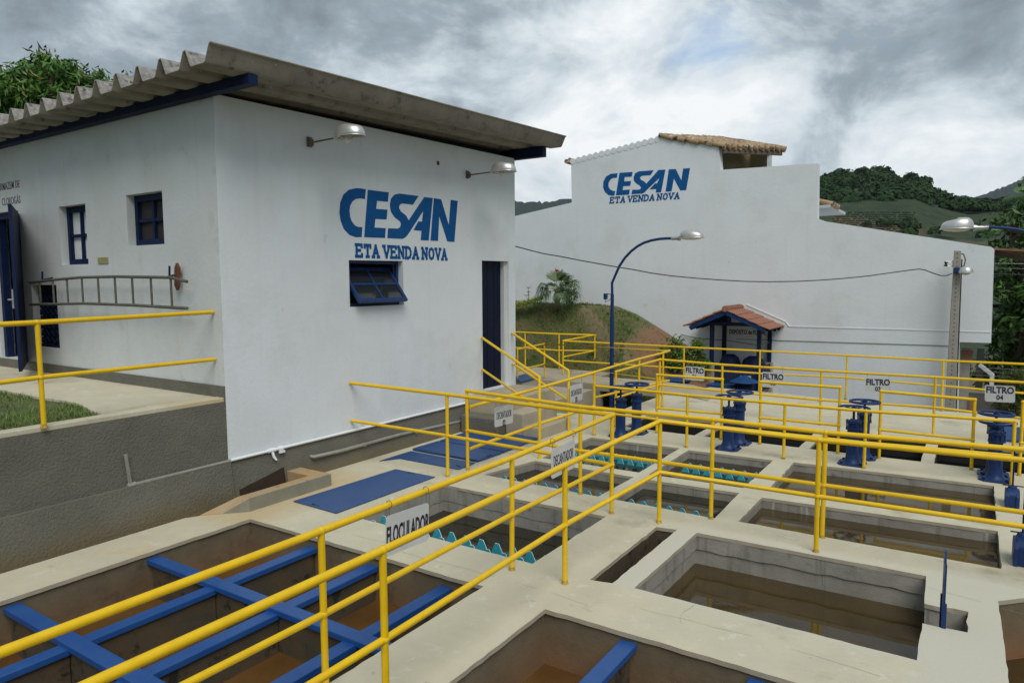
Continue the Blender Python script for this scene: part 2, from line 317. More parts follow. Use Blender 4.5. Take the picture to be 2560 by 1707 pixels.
f1=w2((1559,1066),(1736,1088),(1797,1054.6),(1617,1039)); f2=w2((1760,1090.6),(1997,1118),(2040,1077.5),(1819,1056.7))
f3=w2((2023,1121.6),(2302,1153.5),(2317,1103.5),(2064.6,1079.8)); f4=[tuple(zp(2335,1157.6)[:2]),(1.6,f3[1][1]),(1.6,f3[2][1]),tuple(zp(2346,1106)[:2])]
PITD=mat('black pit wall',(.02,.02,.018),(.04,.038,.03),.8,scale=5,stain=((.008,.008,.008),-.16,-.06,.08))  # near-black wall colour, blackest below the rim
# (loop, lip depth, offset, wall material, water material, water level, label)
BAS=[(T1,.035,.02,STAINW,WATF,-.43,'large flocculation basin at lower left, orange stained walls, crossed by blue beams'),
(T2,.035,.02,STAINW,WATF,-.45,'flocculation basin cut by the bottom edge of the photo, right of the railed walkway'),
(SL,.035,.006,STAIND,WATK,-.62,'long narrow dark slot in the deck beside the walkway corner post'),
(GG,.17,.018,RAW,WATB,-.32,'square muddy water basin with a small notch holding the thin blue gate'),
(RB,.035,.01,STAINW,WATB,-.5,'brown water basin cut off by the right edge of the photo'),
(HH,.2,.01,RAW,WATD,-.33,'dark water decanter basin in front of the flocculator sign with big blue teeth'),
(A,.035,.005,RAW,WATD,-.125,'decanter basin below the sheet lettered 01, next to the blue cover plates'),
(B,.035,.005,RAW,WATD,-.125,'decanter basin between the two rail posts, only tips of its teal weir showing'),
(CC,.035,.005,RAW,WATD,-.125,'far left decanter basin with scalloped teal weir, below the first valve pair'),
(D,.035,.005,RAW,WATD,-.125,'far decanter basin with scalloped teal weir, in front of the second valve pair'),
(E_,.035,.005,RAW,WATB,-.125,'long brown water basin just beyond the right walkway, nearer of two alike'),
(FF,.035,.005,RAW,WATB,-.125,'long brown water basin at the foot of the third valve pair, farther of two alike'),
(f1,.035,.005,PITD,WATK,-.28,'leftmost black filter basin, behind the first valve pair'),
(f2,.035,.005,PITD,WATK,-.28,'second black filter basin, behind the second valve pair'),
(f3,.035,.005,PITD,WATK,-.28,'third black filter basin, behind the third valve pair'),
(f4,.035,.005,PITD,WATK,-.28,'rightmost black filter basin, behind the last valve pair')]
P1=[zp(949,1153.3),zp(1026.5,1128.8),zp(1187.8,1158.4),zp(1148,1174.7),zp(1000,1147)]
outer=[(-6.94,.3),(3,.3),(3,15.42),(-.37,15.45),(-3.7,16.03),(-5.1,16.1),(-5.6,14.5),(-5.65,12.4),(-6.25,11.5),(-7.12,11.3),(-7.12,5.8),(-6.66,5.8),(-6.66,4.62),(-6.87,4.30),(-6.945,4.15)]
m=plate(MB(),outer,[b[0] for b in BAS],lambda x,y:(x,y,0),(0,0,-.035),1,1,jit=.0022)
deck=obj('deck',m,[DECK,BEIGE,RAW],kind='structure')
def offs(lp,d):
    n=len(lp); out=[]; ar=sum(lp[i][0]*lp[(i+1)%n][1]-lp[(i+1)%n][0]*lp[i][1] for i in range(n)); s=1 if ar>0 else -1
    for i in range(n):
        p=Vector(lp[i]); a=(p-Vector(lp[i-1])).normalized(); b=(Vector(lp[(i+1)%n])-p).normalized()
        na=Vector((a.y,-a.x))*s; nb=Vector((b.y,-b.x))*s; k=(na+nb); k=k/max(.2,(1+na.dot(nb))); out.append(tuple(p+k*d))
    return out
for lp,lip,of,wm,wt,wl,lab in BAS:
    mb=MB(); n=len(lp)
    def ring(l,z0,z1,th=.04,j=0):
        lo=offs(l,th); k=16 if j else 1
        li=[];lu=[]
        for i in range(n):
            for q in range(k):
                t=q/k; a=Vector(l[i]).lerp(Vector(l[(i+1)%n]),t); b=Vector(lo[i]).lerp(Vector(lo[(i+1)%n]),t); li.append(a); lu.append(b)
        N=len(li); zz=[z0+(rnd.gauss(0,j) if (i%k) else 0) for i in range(N)]; yy=[z1]*N
        vs=[(p.x,p.y,z1) for p in li]+[(p.x,p.y,z) for p,z in zip(li,zz)]+[(p.x,p.y,z1) for p in lu]+[(p.x,p.y,z) for p,z in zip(lu,zz)]
        fs=[]
        for i in range(N):
            b=(i+1)%N; fs+=[(i,b,b+N,i+N),(i+2*N,i+3*N,b+3*N,b+2*N),(i,i+2*N,b+2*N,b),(i+N,b+N,b+3*N,i+3*N)]
        mb.add(vs,fs)
    if lip>.036: ring(offs(lp,.004),-lip,-.036,.03,.005)
    ring(offs(lp,of),-1.6,-lip-.001 if lip>.036 else -.036)
    zb=-1.6; lo=offs(lp,of+.04); mb.prism([(x,y,zb-.05) for x,y in lo],(0,0,.05))
    obj('basin',mb,wm,label=lab,cat='basin',group='water basins cut into the deck')
    wb=MB(); wb.quad(*[(x,y,wl) for x,y in offs(lp,of+.002)]); o=obj('water',wb,wt,kind='structure'); fixn(o)
    if o.data.polygons[0].normal.z<0: o.data.flip_normals()
def seam(pts,w,m_):
    P=[zp(*p) for p in pts]; out=[]
    for a,b in zip(P,P[1:]):
        k=max(2,int((b-a).length/.12))
        for j in range(k): out.append(a.lerp(b,j/k)+Vector((rnd.gauss(0,.006),rnd.gauss(0,.006),0)))
    out.append(P[-1])
    for a,b in zip(out,out[1:]):
        if rnd.random()<.25: continue
        d=(b-a).normalized(); s=Vector((-d.y,d.x,0))*w*rnd.uniform(.5,1.3); m_.add([a-s+Vector((0,0,.0012)),b-s+Vector((0,0,.0012)),b+s+Vector((0,0,.0012)),a+s+Vector((0,0,.0012))],[(0,1,2,3)])
mb=MB()
for p in ([(1010,1381),(1236,1440),(1379,1482),(1468,1512)],[(830,1324),(993,1364),(1010,1381)],[(1700,1560),(1706,1530),(1735,1512)],[(2040,1400),(2300,1462),(2560,1535)],[(1320,1218),(1500,1262),(1640,1287)],[(1860,1190),(2100,1225),(2440,1262)],[(1600,1520),(1880,1590),(2200,1690)],[(700,1250),(640,1270)]): seam(p,.0014,mb)
obj('deck_seams',mb,mat('seam dirt',(.27,.245,.18),None,.9),kind='structure')
# support below the deck seen past its edges
g=MB(); g.box((-7.05,.3,-1.7),(-6.96,4.5,-.06)); g.box((-5.62,12.3,-1.7),(-5.5,14.6,-.06)); obj('deck_wall',g,BEIGE,kind='structure')
# ---------------------------------------------------------------- blue beams and baffles
def beam(p,q,lab,w=.125,h=.05,m=BLUEB):
    b=MB(); b.obox(p,q,w,h,off=-h/2); return obj('beam',b,m,label=lab,cat='beam',group='blue beams over the flocculation basins',bevel=.006)
for i,(x,nm) in enumerate(((-5.36,'leftmost'),(-4.54,'middle'),(-3.68,'rightmost'))):
    beam((x,.72,-.10),(x,4.53,-.10),'long blue beam along the left flocculation basin, %s of the three parallel ones'%nm)
beam((-6.35,2.31,-.065),(-3.27,2.31,-.065),'blue cross beam over the left basin, nearer the camera and half hidden by rails')
beam((-6.35,3.47,-.065),(-3.27,3.47,-.065),'blue cross beam over the left basin, farther from the camera, starting at the left wall')
beam((-1.96,.72,-.06),(-1.96,4.46,-.06),'blue beam in the bottom centre basin, left one of two')
beam((-1.06,.72,-.06),(-1.06,4.46,-.06),'short blue beam end at the bottom edge of the photo, right one of two')
def baffle(a,b,lab):
    m=MB(); m.box(a,b); obj('baffle_wall',m,STAIND,label=lab,cat='baffle wall',group='concrete baffles under the blue beams')
for x,nm in ((-5.36,'leftmost'),(-4.54,'middle'),(-3.68,'rightmost')):
    for (y0,y1,w) in ((.75,2.27,'near'),(2.35,3.43,'central'),(3.51,4.5,'far')):
        baffle((x-.035,y0,-1.55),(x+.035,y1,-.155),'slimy concrete baffle under the %s long blue beam, its %s piece'%(nm,w))
for y,nm in ((2.31,'nearer'),(3.47,'farther')): baffle((-6.3,y-.03,-1.55),(-3.31,y+.03,-.118),'stained concrete baffle under the %s blue cross beam'%nm)
for x,nm in ((-1.96,'left'),(-1.06,'right')): baffle((x-.03,.75,-1.55),(x+.03,4.4,-.112),'concrete baffle under the %s beam of the bottom centre basin'%nm)
# ---------------------------------------------------------------- teal weir troughs
def weir(x0,x1,y,zt,pitch,hgt,lab,round_=False,near=True,gap=.17):
    t=thing('weir_trough',lab,'weir trough','toothed teal weir troughs in the decanters',((x0+x1)/2,y,zt-hgt))
    def pl(yy,ztop,nm):
        loop=[(x0,ztop-hgt-.16)]; x=x0; loop.append((x0,ztop-hgt))
        while x<x1-1e-3:
            e=min(x+pitch,x1); L=pitch
            if round_: pr=[(.06,0),(.2,.42),(.36,.88),(.5,1),(.64,.88),(.8,.42),(.94,0)]
            else: pr=[(.06,0),(.36,1),(.60,1),(.94,0)]
            for a,b in pr:
                if x+a*L<=x1: loop.append((x+a*L,ztop-hgt+b*hgt))
            x+=pitch
        loop+=[(x1,ztop-hgt),(x1,ztop-hgt-.16)]; m=MB(); n=len(loop); v=[(a,yy,b) for a,b in loop]; v2=[(a,yy+.008,b) for a,b in loop]
        m.add(v+v2,[tuple(range(n)),tuple(range(n,2*n))[::-1]]); m.cur=1; m.add(v+v2,[(i,i+n,(i+1)%n+n,(i+1)%n) for i in range(n)])
        part(nm,m,[TEAL,TEALE],t)
    pl(y,zt,'toothed_plate')
    if near: pl(y-gap,zt-.005,'toothed_plate')
    m=MB(); m.box((x0,y-gap+.01,zt-hgt-.17),(x1,y,zt-hgt-.161)); part('trough_floor',m,TEAL,t)
    return t
weir(HH[0][0]+.03,HH[1][0]-.03,5.44,-.04,.187,.125,'bright blue toothed weir in the nearest decanter, big trapezoid teeth',gap=.16)
weir(A[0][0]+.05,A[1][0]-.1,7.52,-.065,.155,.08,'teal weir under the sheet lettered 01, only its tooth tips showing over the kerb',True)
weir(B[0][0]+.04,B[1][0]-.05,7.5,-.065,.155,.08,'teal weir with small trapezoid tips in the basin between the rail posts',True)
weir(CC[3][0]+.05,CC[2][0]-.04,9.28,-.03,.15,.115,'scalloped teal weir in the far left decanter, before the first valve pair',True)
weir(D[3][0]+.14,D[2][0]-.02,9.34,-.03,.15,.115,'scalloped teal weir in the far decanter, before the second valve pair',True)
# ---------------------------------------------------------------- cover plates
def cover(loop,z,lab,hx=None,m=BLUEP,grp='blue steel cover plates'):
    c=sum((Vector(p[:2]) for p in loop),Vector((0,0)))/len(loop); t=thing('cover_plate',lab,'cover plate',grp,(c.x,c.y,z))
    mb=MB(); mb.prism([(p[0],p[1],z-(.02 if z>.02 else 0)) for p in loop],(0,0,.008+(.02 if z>.02 else 0))); o=part('sheet',mb,m,t); fixn(o)
    for h in (hx or []):
        p=zp(h[0],h[1],z); hb=MB(); dx=Vector(h[2]).normalized()*.05; q=Vector((p.x,p.y,z+.014))
        hb.tube([q-dx+Vector((0,0,-.006)),q-dx,q+dx,q+dx+Vector((0,0,-.006))],.0045,6); part('handle',hb,BLUED,t)
cover([zp(733.5,1254.5),zp(840.4,1284.6),zp(1087.6,1193.7),zp(989,1174.4)],.006,'large single blue steel plate with worn grey corner, in front of the flocculator basin',[(789,1264,(1,0,0)),(1027,1184,(1,0,0))])
cover(P1,.004,'nearest of the four blue plates by the grey plinth, partly under the deck edge',[(1146,1167,(1,-.4,0))])
cover([zp(1031.6,1126.7),zp(1193.9,1156.3),zp(1255,1134.9),zp(1095.9,1107.3)],.03,'second blue plate of the four along the plinth, counting from the camera',[(1223,1141,(0,1,0))])
cover([zp(1099,1106.3),zp(1258,1133.5),zp(1314.3,1111.4),zp(1158.2,1087.3)],.03,'third blue plate of the four along the plinth, counting from the camera',[(1284,1119,(0,1,0))])
cover([zp(1159,1087),zp(1317.3,1110.4),zp(1363,1093.5),zp(1210,1071)],.03,'farthest blue plate of the four, touching the foot of the stairs',[(1335,1099,(0,1,0))])
cover([(.33,13.0),(.9,13.0),(.9,14.2),(.33,14.2)],.03,'blue plate on the far deck at the right edge, behind the last valve pair')
# rust stained drain box beside the wall
mb=MB(); mb.cur=0; secs=[((-6.72,4.46),(-6.88,4.29),.004),((-6.53,4.66),(-6.69,4.64),.15),((-6.53,5.83),(-6.69,5.83),.15)]
vs=[]; fs=[]
for (o_,i_,z) in secs: vs+=[(*o_,-.04),(*o_,z),(*i_,-.3),(*i_,z)]
for i in range(2):
    o=i*4; fs+=[(o,o+4,o+5,o+1),(o+2,o+3,o+7,o+6)]
fs+=[(0,1,3,2),(8,10,11,9)]; mb.add(vs,fs); mb.cur=1; mb.add(vs,[(1,5,7,3),(5,9,11,7)]); mb.box((-7.1,5.62,-.4),(-6.691,5.83,.149)); mb.box((-7.1,4.75,-.4),(-6.97,5.61,-.06))
o=obj('drain_box',mb,[mat('grey kerb paint',(.27,.26,.20),(.21,.20,.155),.85,scale=4,bump=.003,bscale=25),RUSTC],label='low concrete drain kerb with rust orange top beside the grey plinth',cat='drain')
bx_=lambda y,z:(XWW+.018+(.437-z)/.787*.132+.004,y,z)
XWW=-7.16; mb=MB(); q=[bx_(4.93,-.2),bx_(5.58,-.2),bx_(5.58,.21),bx_(5.35,.165),bx_(4.93,.09)]; mb.prism(q,(-.05,0,0)); obj('opening_shade',mb,mat('rusty hole shade',(.022,.013,.008),(.05,.025,.01),.8,scale=6),o)  # dark rust-tinted panel on the plinth stands in for a shaded opening
g=MB(); g.box((-7.1,.3,-.5),(-6.6,5.8,-.30)); obj('gutter',g,mat('rusty silt',(.10,.055,.022),(.06,.035,.015),.8,scale=4),kind='structure')
# ================================================================ railings
def N(bx,by,tx,ty,z=0.,post=True):
    b=zp(bx,by,z); return (b.x,b.y,z,ztop(b,ty),post)
def NP(p,mid=None,post=False,zb=None): return (p.x,p.y,(p.z-1.0 if zb is None else zb),p.z,post)
def rail(lab,nodes,r=.0235,midf=.5,mids=None,grp='yellow tube railings',extra=None):
    x,y,zb=nodes[0][:3]; t=thing('railing',lab,'railing',grp,(x,y,zb))
    mb=MB(); mb.tube([(a[0],a[1],a[3]) for a in nodes],r,12); part('top_rail',mb,YEL,t,smooth=1)
    mz=mids or [a[2]+(a[3]-a[2])*midf for a in nodes]; mb=MB(); mb.tube([(a[0],a[1],z) for a,z in zip(nodes,mz)],r*.93,12); part('mid_rail',mb,YEL,t,smooth=1)
    for a,z in zip(nodes,mz):
        if a[4]:
            mb=MB(); lx,ly=rnd.gauss(0,.003),rnd.gauss(0,.003); mb.tube([(a[0]+lx,a[1]+ly,a[2]-.02),(a[0],a[1],a[3]-.004)],r*.93,12)
            for zz_,rr in ((z,1.18),(a[3],1.12)): mb.lathe((a[0],a[1],zz_),[(r*.6,-r*1.1),(r*rr,-r*.45),(r*rr,r*.45),(r*.6,r*1.05)],12)
            mb.cur=1; mb.lathe((a[0]+lx,a[1]+ly,a[2]),[(r*1.35,-.01),(r*1.3,.006),(r*1.0,.016),(r*1.0,.03)],12); part('post',mb,[YEL,YELW],t,smooth=1)
    return t
XW=-7.16; YELW=mat('worn shaded yellow base',(.55,.34,.02),(.30,.20,.07),.7,scale=22,spots=[((.16,.08,.03),30,.6,.05)])  # worn ring at post feet, its darker colour doubling as contact shadow
a0=xp(876,957,XW+.01); a1=xp(883,1053,XW+.01)
n=[NP(a0,zb=a0.z-1.05),N(1120,1191,0,985.7),N(1529,1283,0,1037.7),N(1281.6,1424,0,1144)]
p=xp(802.7,1326.5,-3.19); n.append((p.x,p.y,0,p.z,True)); n.append((-3.2,1.1,0,p.z+.003,False)); n.append((-3.2,.45,0,p.z+.003,True))
rail('yellow railing from the white wall round a corner post, down the walkway left side',n)
xb=-2.675; q=xp(956.4,1374.7,xb)
n=[(xb,.45,0,q.z,True),(q.x,q.y,0,q.z,True),N(1412.3,1457.7,0,1163),N(1647,1306,0,1052),N(2038.7,1379,0,1100)]
e=yp(2560,1147,n[-1][1]); n.append((.9,n[-1][1],0,e.z,True))
rail('nearest yellow railing, right side of the walkway, turning right at the corner post',n)
n=[N(1169,1173.6,0,976.5),N(1450.4,1234.7,0,1016.5),N(1777.8,1295.3,0,1049),N(2055,1343,0,1081)]; E0=n[0]
e=yp(2560,1120,n[-1][1]); n.append((.95,n[-1][1],0,e.z,True))
rail('yellow railing on the far side of the right walkway, starting by the blue plates',n)
f3n=N(1485,1088,0,931); f2n=N(1349,1146,0,943)
zz=ztop(E0,1017); F1=(E0[0]+.03,E0[1]+.02,0,zz,False); F2p=vp(1350,969,E0,f3n)
F2=(F2p.x,F2p.y,0,F2p.z,False)
rail('yellow railing between the blue plates and the decanter carrying two signs',[F1,F2,f3n],mids=[ztop(E0,1121),vp(1350,1059,E0,f3n).z,ztop(f3n,1015)])
gts=[(1716.6,1118.4,987.7),(1958.6,1147,1010),(2160,1171,1027.5),(2528,1212.5,1053)]
n=[(f3n[0]+.03,f3n[1],0,ztop(f3n,964),False)]+[N(a,b,0,c) for a,b,c in gts]
rail('lower yellow railing just in front of the blue valve columns',n,r=.0215,mids=[x[3]-.42 for x in n])
for l,lab in (
    ([((1641,1082),936.7),((1803,1099),948)],'short square-ended yellow railing between the first two valve pairs'),
    ([((1898.5,1110.5),954.5),((2095,1134),968.5)],'short square-ended yellow railing between the second and third valve pairs'),
    ([((2196.5,1145.5),978),((2428,1174),999)],'short square-ended yellow railing between the third and last valve pairs')):
    rail(lab,[N(q[0],q[1],0,t) for q,t in l],r=.0215,midf=.43)
n=[N(2547.6,1188.7,0,1005)]; n.append((n[0][0]+1.2,n[0][1],0,n[0][3],True)); rail('yellow railing end at the right edge of the photo past the last valve pair',n,r=.0215,midf=.45)
J0=N(1648,1022,0,898.3); js=xp(1540,929,J0[0]); J1=N(2049.3,1062.3,0,927); J2=N(2332,1091.3,0,943); j3=yp(2560,955.8,J2[1])
Jm=yp(1806,911.5,(J0[1]+J1[1])/2)
n=[(js.x,js.y,0,js.z,True),J0,(Jm.x,Jm.y,0,Jm.z,True),J1,J2,(j3.x+.8,J2[1],0,j3.z,True)]
rail('yellow railing behind the filters on which the four filter signs hang',n,r=.0215,mids=[x[3]-.55 for x in n][:0] or [js.z-.45,ztop(J0,961),ztop(n[2],977),ztop(J1,1000),ztop(J2,1018),j3.z-.58])
# bridge railing and raised walkway railings
q=xp(1673,876.6,f3n[0]); bq=(q.x,q.y,.05,q.z,False); b1=xp(1598,897,f3n[0]); b2=xp(1658,881.7,f3n[0]); 
ml=[]
for (X_,Y_) in ((1361,859.7),(1294,872.8)):
    pass
m1=N(1361,947,0,859.7,.1); m0=N(1294,974,0,873,.1)
rail('yellow railing rising from the decanter corner post to the raised walkway and round its landing',[(f3n[0],f3n[1],0,f3n[3]+.004,False),(b1.x,b1.y,0,b1.z,True),(b2.x,b2.y,0,b2.z,True),bq,m1,m0],r=.021,
     mids=[ztop(f3n,994),xp(1598,968,f3n[0]).z,xp(1658,953,f3n[0]).z,ztop(bq,951),ztop(m1,910),ztop(m0,926)])
K=[N(1408,935.6,0,852,.1),N(1708.7,958.8,0,867.6,.05)]; k2=N(2114,997,0,888.5); k3=N(2353,1027.5,0,901.4)
kk=yp(1900.3,877,(K[1][1]+k2[1])/2); ke=yp(2560,909,k3[1])
K+=[(kk.x,kk.y,0,kk.z,True),k2,k3,(ke.x+.8,ke.y,0,ke.z,True)]
rail('farthest yellow railing along the deck edge, in front of the kiosk and white wall',K,r=.021,mids=[ztop(K[0],901),ztop(K[1],921),kk.z-.5,ztop(k2,944),ztop(k3,964.5),ke.z-.55])
rail('yellow railing at the foot of the grass bank, zigzagging back from the far railing',[(K[0][0],K[0][1],.1,K[0][3]+.003,False),N(1486.6,919,0,837.4,.15),N(1397.5,920,0,835,.15),N(1313,912.6,0,831,.15),(-11.6,zp(1313,912.6,.15).y,.15,N(1313,912.6,0,831,.15)[3],False)],r=.021,midf=.52)
# stair railings
def stair(lab,w1,w2_,nb,t1,t2):
    b=zp(nb[0],nb[1],nb[2]); t=thing('stair_railing',lab,'railing','yellow tube railings',(b.x,b.y,nb[2])); zt=ztop(b,t1); zm=ztop(b,t2)
    A1=xp(*w1,XW+.01); A2=xp(*w2_,XW+.01)
    m=MB(); m.tube([A1,(b.x,b.y,zt),(b.x,b.y,nb[2]-.02)],.022,12); part('handrail',m,YEL,t,smooth=1)
    m=MB(); m.tube([A2,(b.x,b.y,zm)],.0205,12); part('mid_rail',m,YEL,t,smooth=1)
stair('sloping yellow stair railing, left of the blue door',(1205,844),(1206,923.6),(1349,1146,0),943,1022)
stair('sloping yellow stair railing, right of the blue door',(1279.6,832),(1281,908.5),(1421.6,1076,0),927,1001)
# terrace railing at left
pe=yp(534,780,4.85); pl_=yp(540,898,4.85); xr=pe.x
TZ=1.18; pb=zp(109.6,1066.8,TZ); q=xp(0,813,xr); 
rail('yellow railing on the grey terrace wall at left, fixed into the ladder wall',[(pe.x,4.84,TZ,pe.z,False),(pb.x,pb.y,TZ,ztop(pb,806),True),(pb.x-.01,.6,TZ,q.z,True)],mids=[pl_.z,ztop(pb,943),xp(0,965,xr).z])
# ================================================================ painted lettering helpers
SER={'E':[[(0,0),(0,10)],[(-1,10),(5.6,10),(5.8,8.2)],[(0,5.2),(4,5.2)],[(-1,0),(5.8,0),(6,1.9)]],
'T':[[(3,0),(3,10)],[(-.3,8),(-.3,10),(6.3,10),(6.3,8)],[(1.6,0),(4.4,0)]],
'A':[[(.2,0),(3.2,10),(6.4,0)],[(1.3,3.4),(5.3,3.4)],[(-.8,0),(1.4,0)],[(5.2,0),(7.2,0)]],
'V':[[(0,10),(3.2,0),(6.4,10)],[(-1,10),(1.2,10)],[(5.2,10),(7.4,10)]],
'N':[[(0,0),(0,10)],[(0,10),(5.6,0)],[(5.6,0),(5.6,10)],[(-1,0),(1,0)],[(4.6,10),(6.8,10)],[(-1.2,10),(0,10)]],
'D':[[(0,0),(0,10)],[(-1,10),(2.4,10),(4.8,8.9),(6,6.4),(6,3.6),(4.8,1.1),(2.4,0),(-1,0)]],
'O':[[(3,0),(.9,1.2),(0,3.6),(0,6.4),(.9,8.8),(3,10),(5.1,8.8),(6,6.4),(6,3.6),(5.1,1.2),(3,0)]]}
def strokes(s,w,h,frame,th,m,parent,name='lettering',shear=0.):
    """painted slab-serif lettering built of thick strokes, w x h metres, flat on the wall"""
    o3,ax,ay=[Vector(q) for q in frame]; az=ax.cross(ay); x=0; segs=[]; 
    for ch in s:
        if ch==' ': x+=3.6; continue
        for st in SER[ch]: segs.append([(x+p[0],p[1]) for p in st])
        x+=9.4
    tot=x-2.5; mb=MB(); P=lambda a,b,d:o3+ax*((a/tot)*w+shear*b/10*h)+ay*(b/10*h)+az*d
    sx=w/tot; sy=h/10; k=0
    for st in segs:
        k=(k+1)%7; d0=.0006+k*.00025
        for i in range(len(st)-1):
            a=Vector((st[i][0]*sx,st[i][1]*sy)); b=Vector((st[i+1][0]*sx,st[i+1][1]*sy)); d=(b-a).normalized(); nn=Vector((-d.y,d.x))*th/2
            a-=d*th*.42; b+=d*th*.42
            q=[a-nn,b-nn,b+nn,a+nn]; c=[o3+ax*(p.x+shear*p.y)+ay*p.y+az*(d0+i*.00003) for p in q]; mb.add(c,[(0,1,2,3)])
    return obj(name,mb,m,parent)
L1=[[(612,637),(575,630),(540,629),(490,640),(452,675),(430,730),(423,800),(432,860),(455,920),(495,962),(540,978),(583,978),(587,906),(560,905),(535,895),(512,865),(500,830),(496,790),(500,755),(515,725),(540,706),(570,702),(606,707)],
[(626,640),(776,659),(770,726),(692,719),(686,776),(767,782),(760,852),(680,848),(674,909),(754,914),(749,984),(600,978)],
[(988,685),(850,667),(815,675),(790,705),(783,750),(790,795),(815,835),(855,866),(862,885),(855,908),(838,917),(770,914),(765,985),(873,990),(893,980),(912,960),(1020,793),(1013,866),(985,866),(952,928),(1008,933),(1003,1000),(1060,1002),(1089,699),(1028,692),(917,858),(900,825),(862,795),(848,768),(855,745),(872,738),(948,747)],
[(1096,700),(1149,708),(1203,890),(1217,712),(1267,720),(1243,1012),(1192,1008),(1135,830),(1127,1005),(1073,1002)]]
L2=[[(922,418),(870,422),(830,445),(810,485),(808,530),(822,565),(850,590),(880,595),(897,593),(903,557),(885,556),(862,545),(850,520),(852,490),(868,465),(890,455),(916,453)],
[(937,415),(1040,408),(1033,445),(978,448),(973,482),(1028,479),(1020,517),(966,520),(962,550),(1018,546),(1012,586),(908,592)],
[(1205,395),(1090,403),(1060,418),(1047,450),(1050,478),(1070,500),(1095,515),(1105,530),(1100,543),(1085,547),(1038,547),(1030,583),(1115,578),(1135,568),(1150,550),(1250,455),(1232,497),(1215,498),(1172,545),(1225,542),(1220,570),(1263,567),(1297,390),(1243,392),(1147,500),(1130,482),(1105,470),(1098,455),(1105,442),(1120,438),(1180,433)],
[(1323,388),(1377,385),(1422,473),(1435,382),(1490,378),(1460,550),(1413,553),(1363,460),(1345,560),(1298,563)]]
def logo(loops,fn,vec,parent):
    mb=MB()
    for lp in loops:
        P=[fn(p) for p in lp]; pts=[Vector((p[1] if abs(vec[0])>0 else p[0],p[2])) for p in P]; n=len(P)
        v2,e2,f2,*_=delaunay_2d_cdt(pts,[(i,(i+1)%n) for i in range(n)],[],1,1e-6)
        k=P[0][0] if abs(vec[0])>0 else P[0][1]
        mb.add([((k,v.x,v.y) if abs(vec[0])>0 else (v.x,k,v.y)) for v in v2],[tuple(f) for f in f2])
    return obj('painted_letters',mb,BLUEW,parent,solid=.0)
# ================================================================ white plant building
bld=thing('plant_building','white plant building with ribbed cement roof and big blue lettering over a tilted window','building')
Wd=(XW+.02)
m=plate(MB(),[(4.852,.44),(10.95,.44),(10.95,4.72),(4.852,4.58)],[[(6.81,2.15),(7.90,2.15),(7.89,2.80),(6.81,2.79)],[(9.9,.575),(10.73,.575),(10.73,2.85),(9.9,2.85)]],lambda y,z:(XW,y,z),(-.2,0,0))
obj('wall',m,WHITE,bld)
Y0=4.85
hol=[[(-10.86,2.755),(-10.11,2.755),(-10.11,3.57),(-10.86,3.57)],[(-9.07,2.965),(-8.255,2.965),(-8.255,3.605),(-9.07,3.605)],[(-11.85,1.55),(-11.07,1.55),(-11.07,2.475),(-11.85,2.475)],[(-13.05,1.32),(-12.13,1.32),(-12.13,3.6),(-13.05,3.6)]]
m=plate(MB(),[(-17,1.31),(XW-.003,1.31),(XW-.003,4.58),(-17,4.58)],hol,lambda x,z:(x,Y0,z),(0,.2,0))
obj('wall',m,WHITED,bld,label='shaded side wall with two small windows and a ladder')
g=MB(); g.box((-17,10.77,.44),(XW-.203,10.95,4.7)); g.box((-17.2,4.85,.44),(-17,10.95,4.6)); g.box((-17,5.06,1.1),(XW-.21,10.76,1.2)); obj('wall',g,INT,bld,label='rear and inner walls')
g=MB(); g.box((XW-.3,4.86,4.5),(XW-.215,10.94,4.7)); g.prism([(XW-.25,4.9,4.7),(XW-.25,10.94,4.7),(XW-.25,10.94,4.93),(XW-.25,4.9,4.66)],(-.03,0,0)); g.box((-17,4.97,4.585),(XW-.3,5.0,4.66)); obj('roof_gap_shade',g,DARK,bld)  # dark filler stands in for the shade between wall top and roof sheets
g=MB(); g.box((-17,1.2,1.0),(-13.36,4.848,4.55)); g.box((-17,.9,4.56),(-13.1,4.7,4.66)); obj('unseen_shade_wing',g,WHITED,bld)  # wing out of view, added to shade the left end of the side wall
# plinths
def batter(y0,y1,par,nm='plinth',lg=.018):
    m=MB(); m.prism([(XW-.22,y0,.437),(XW+lg,y0,.437-(lg-.018)*.3),(XW+.15,y0,-.35),(XW-.22,y0,-.35)],(0,y1-y0,0)); return obj(nm,m,GREYP,par)
batter(4.853,10.9,bld)
g=MB(); g.box((-17,4.828,1.12),(XW-.002,5.0,1.309)); obj('plinth',g,GREYP,bld)
# roof
P_=.4365; X0=-6.29; yA,yB=4.25,11.32; sl=.0376
prof=[(0,.168),(.014,.172),(.026,.163),(.098,.012),(.112,0),(.322,0),(.338,.012),(.41,.160),(.424,.168)]
vs=[];fs=[]; xs=[]
for k in range(25):
    for (dx,dz) in prof: xs.append((X0-(k+1)*P_+dx,dz))
xs=sorted(xs); xs.append((X0,.178)); n=len(xs)
NY=6
for j in range(NY+1):
    y=yA+(yB-yA)*j/NY
    for (x,dz) in xs: vs.append((x,y,4.645+(y-yA)*sl+dz-(.003*(x-X0))*0+(x-X0)*.008))
for j in range(NY):
    for i in range(n-1): a=j*n+i; fs.append((a,a+1,a+1+n,a+n))
mb=MB(); mb.add(vs,fs); rf=obj('roof',mb,[ROOFT,ROOF],bld,smooth=.5); md=rf.modifiers.new('s','SOLIDIFY'); md.thickness=.013; md.offset=-1; md.material_offset=1; md.material_offset_rim=1; mb.mi=[]
rf.data.materials.clear(); rf.data.materials.append(ROOFT); rf.data.materials.append(ROOF)
g=MB(); g.box((-17,4.73,4.545),(-6.37,4.846,4.652)); obj('roof_beam',g,BLUED,bld,bevel=.004)  # near-black blue puts the eave shadow into the beam colour
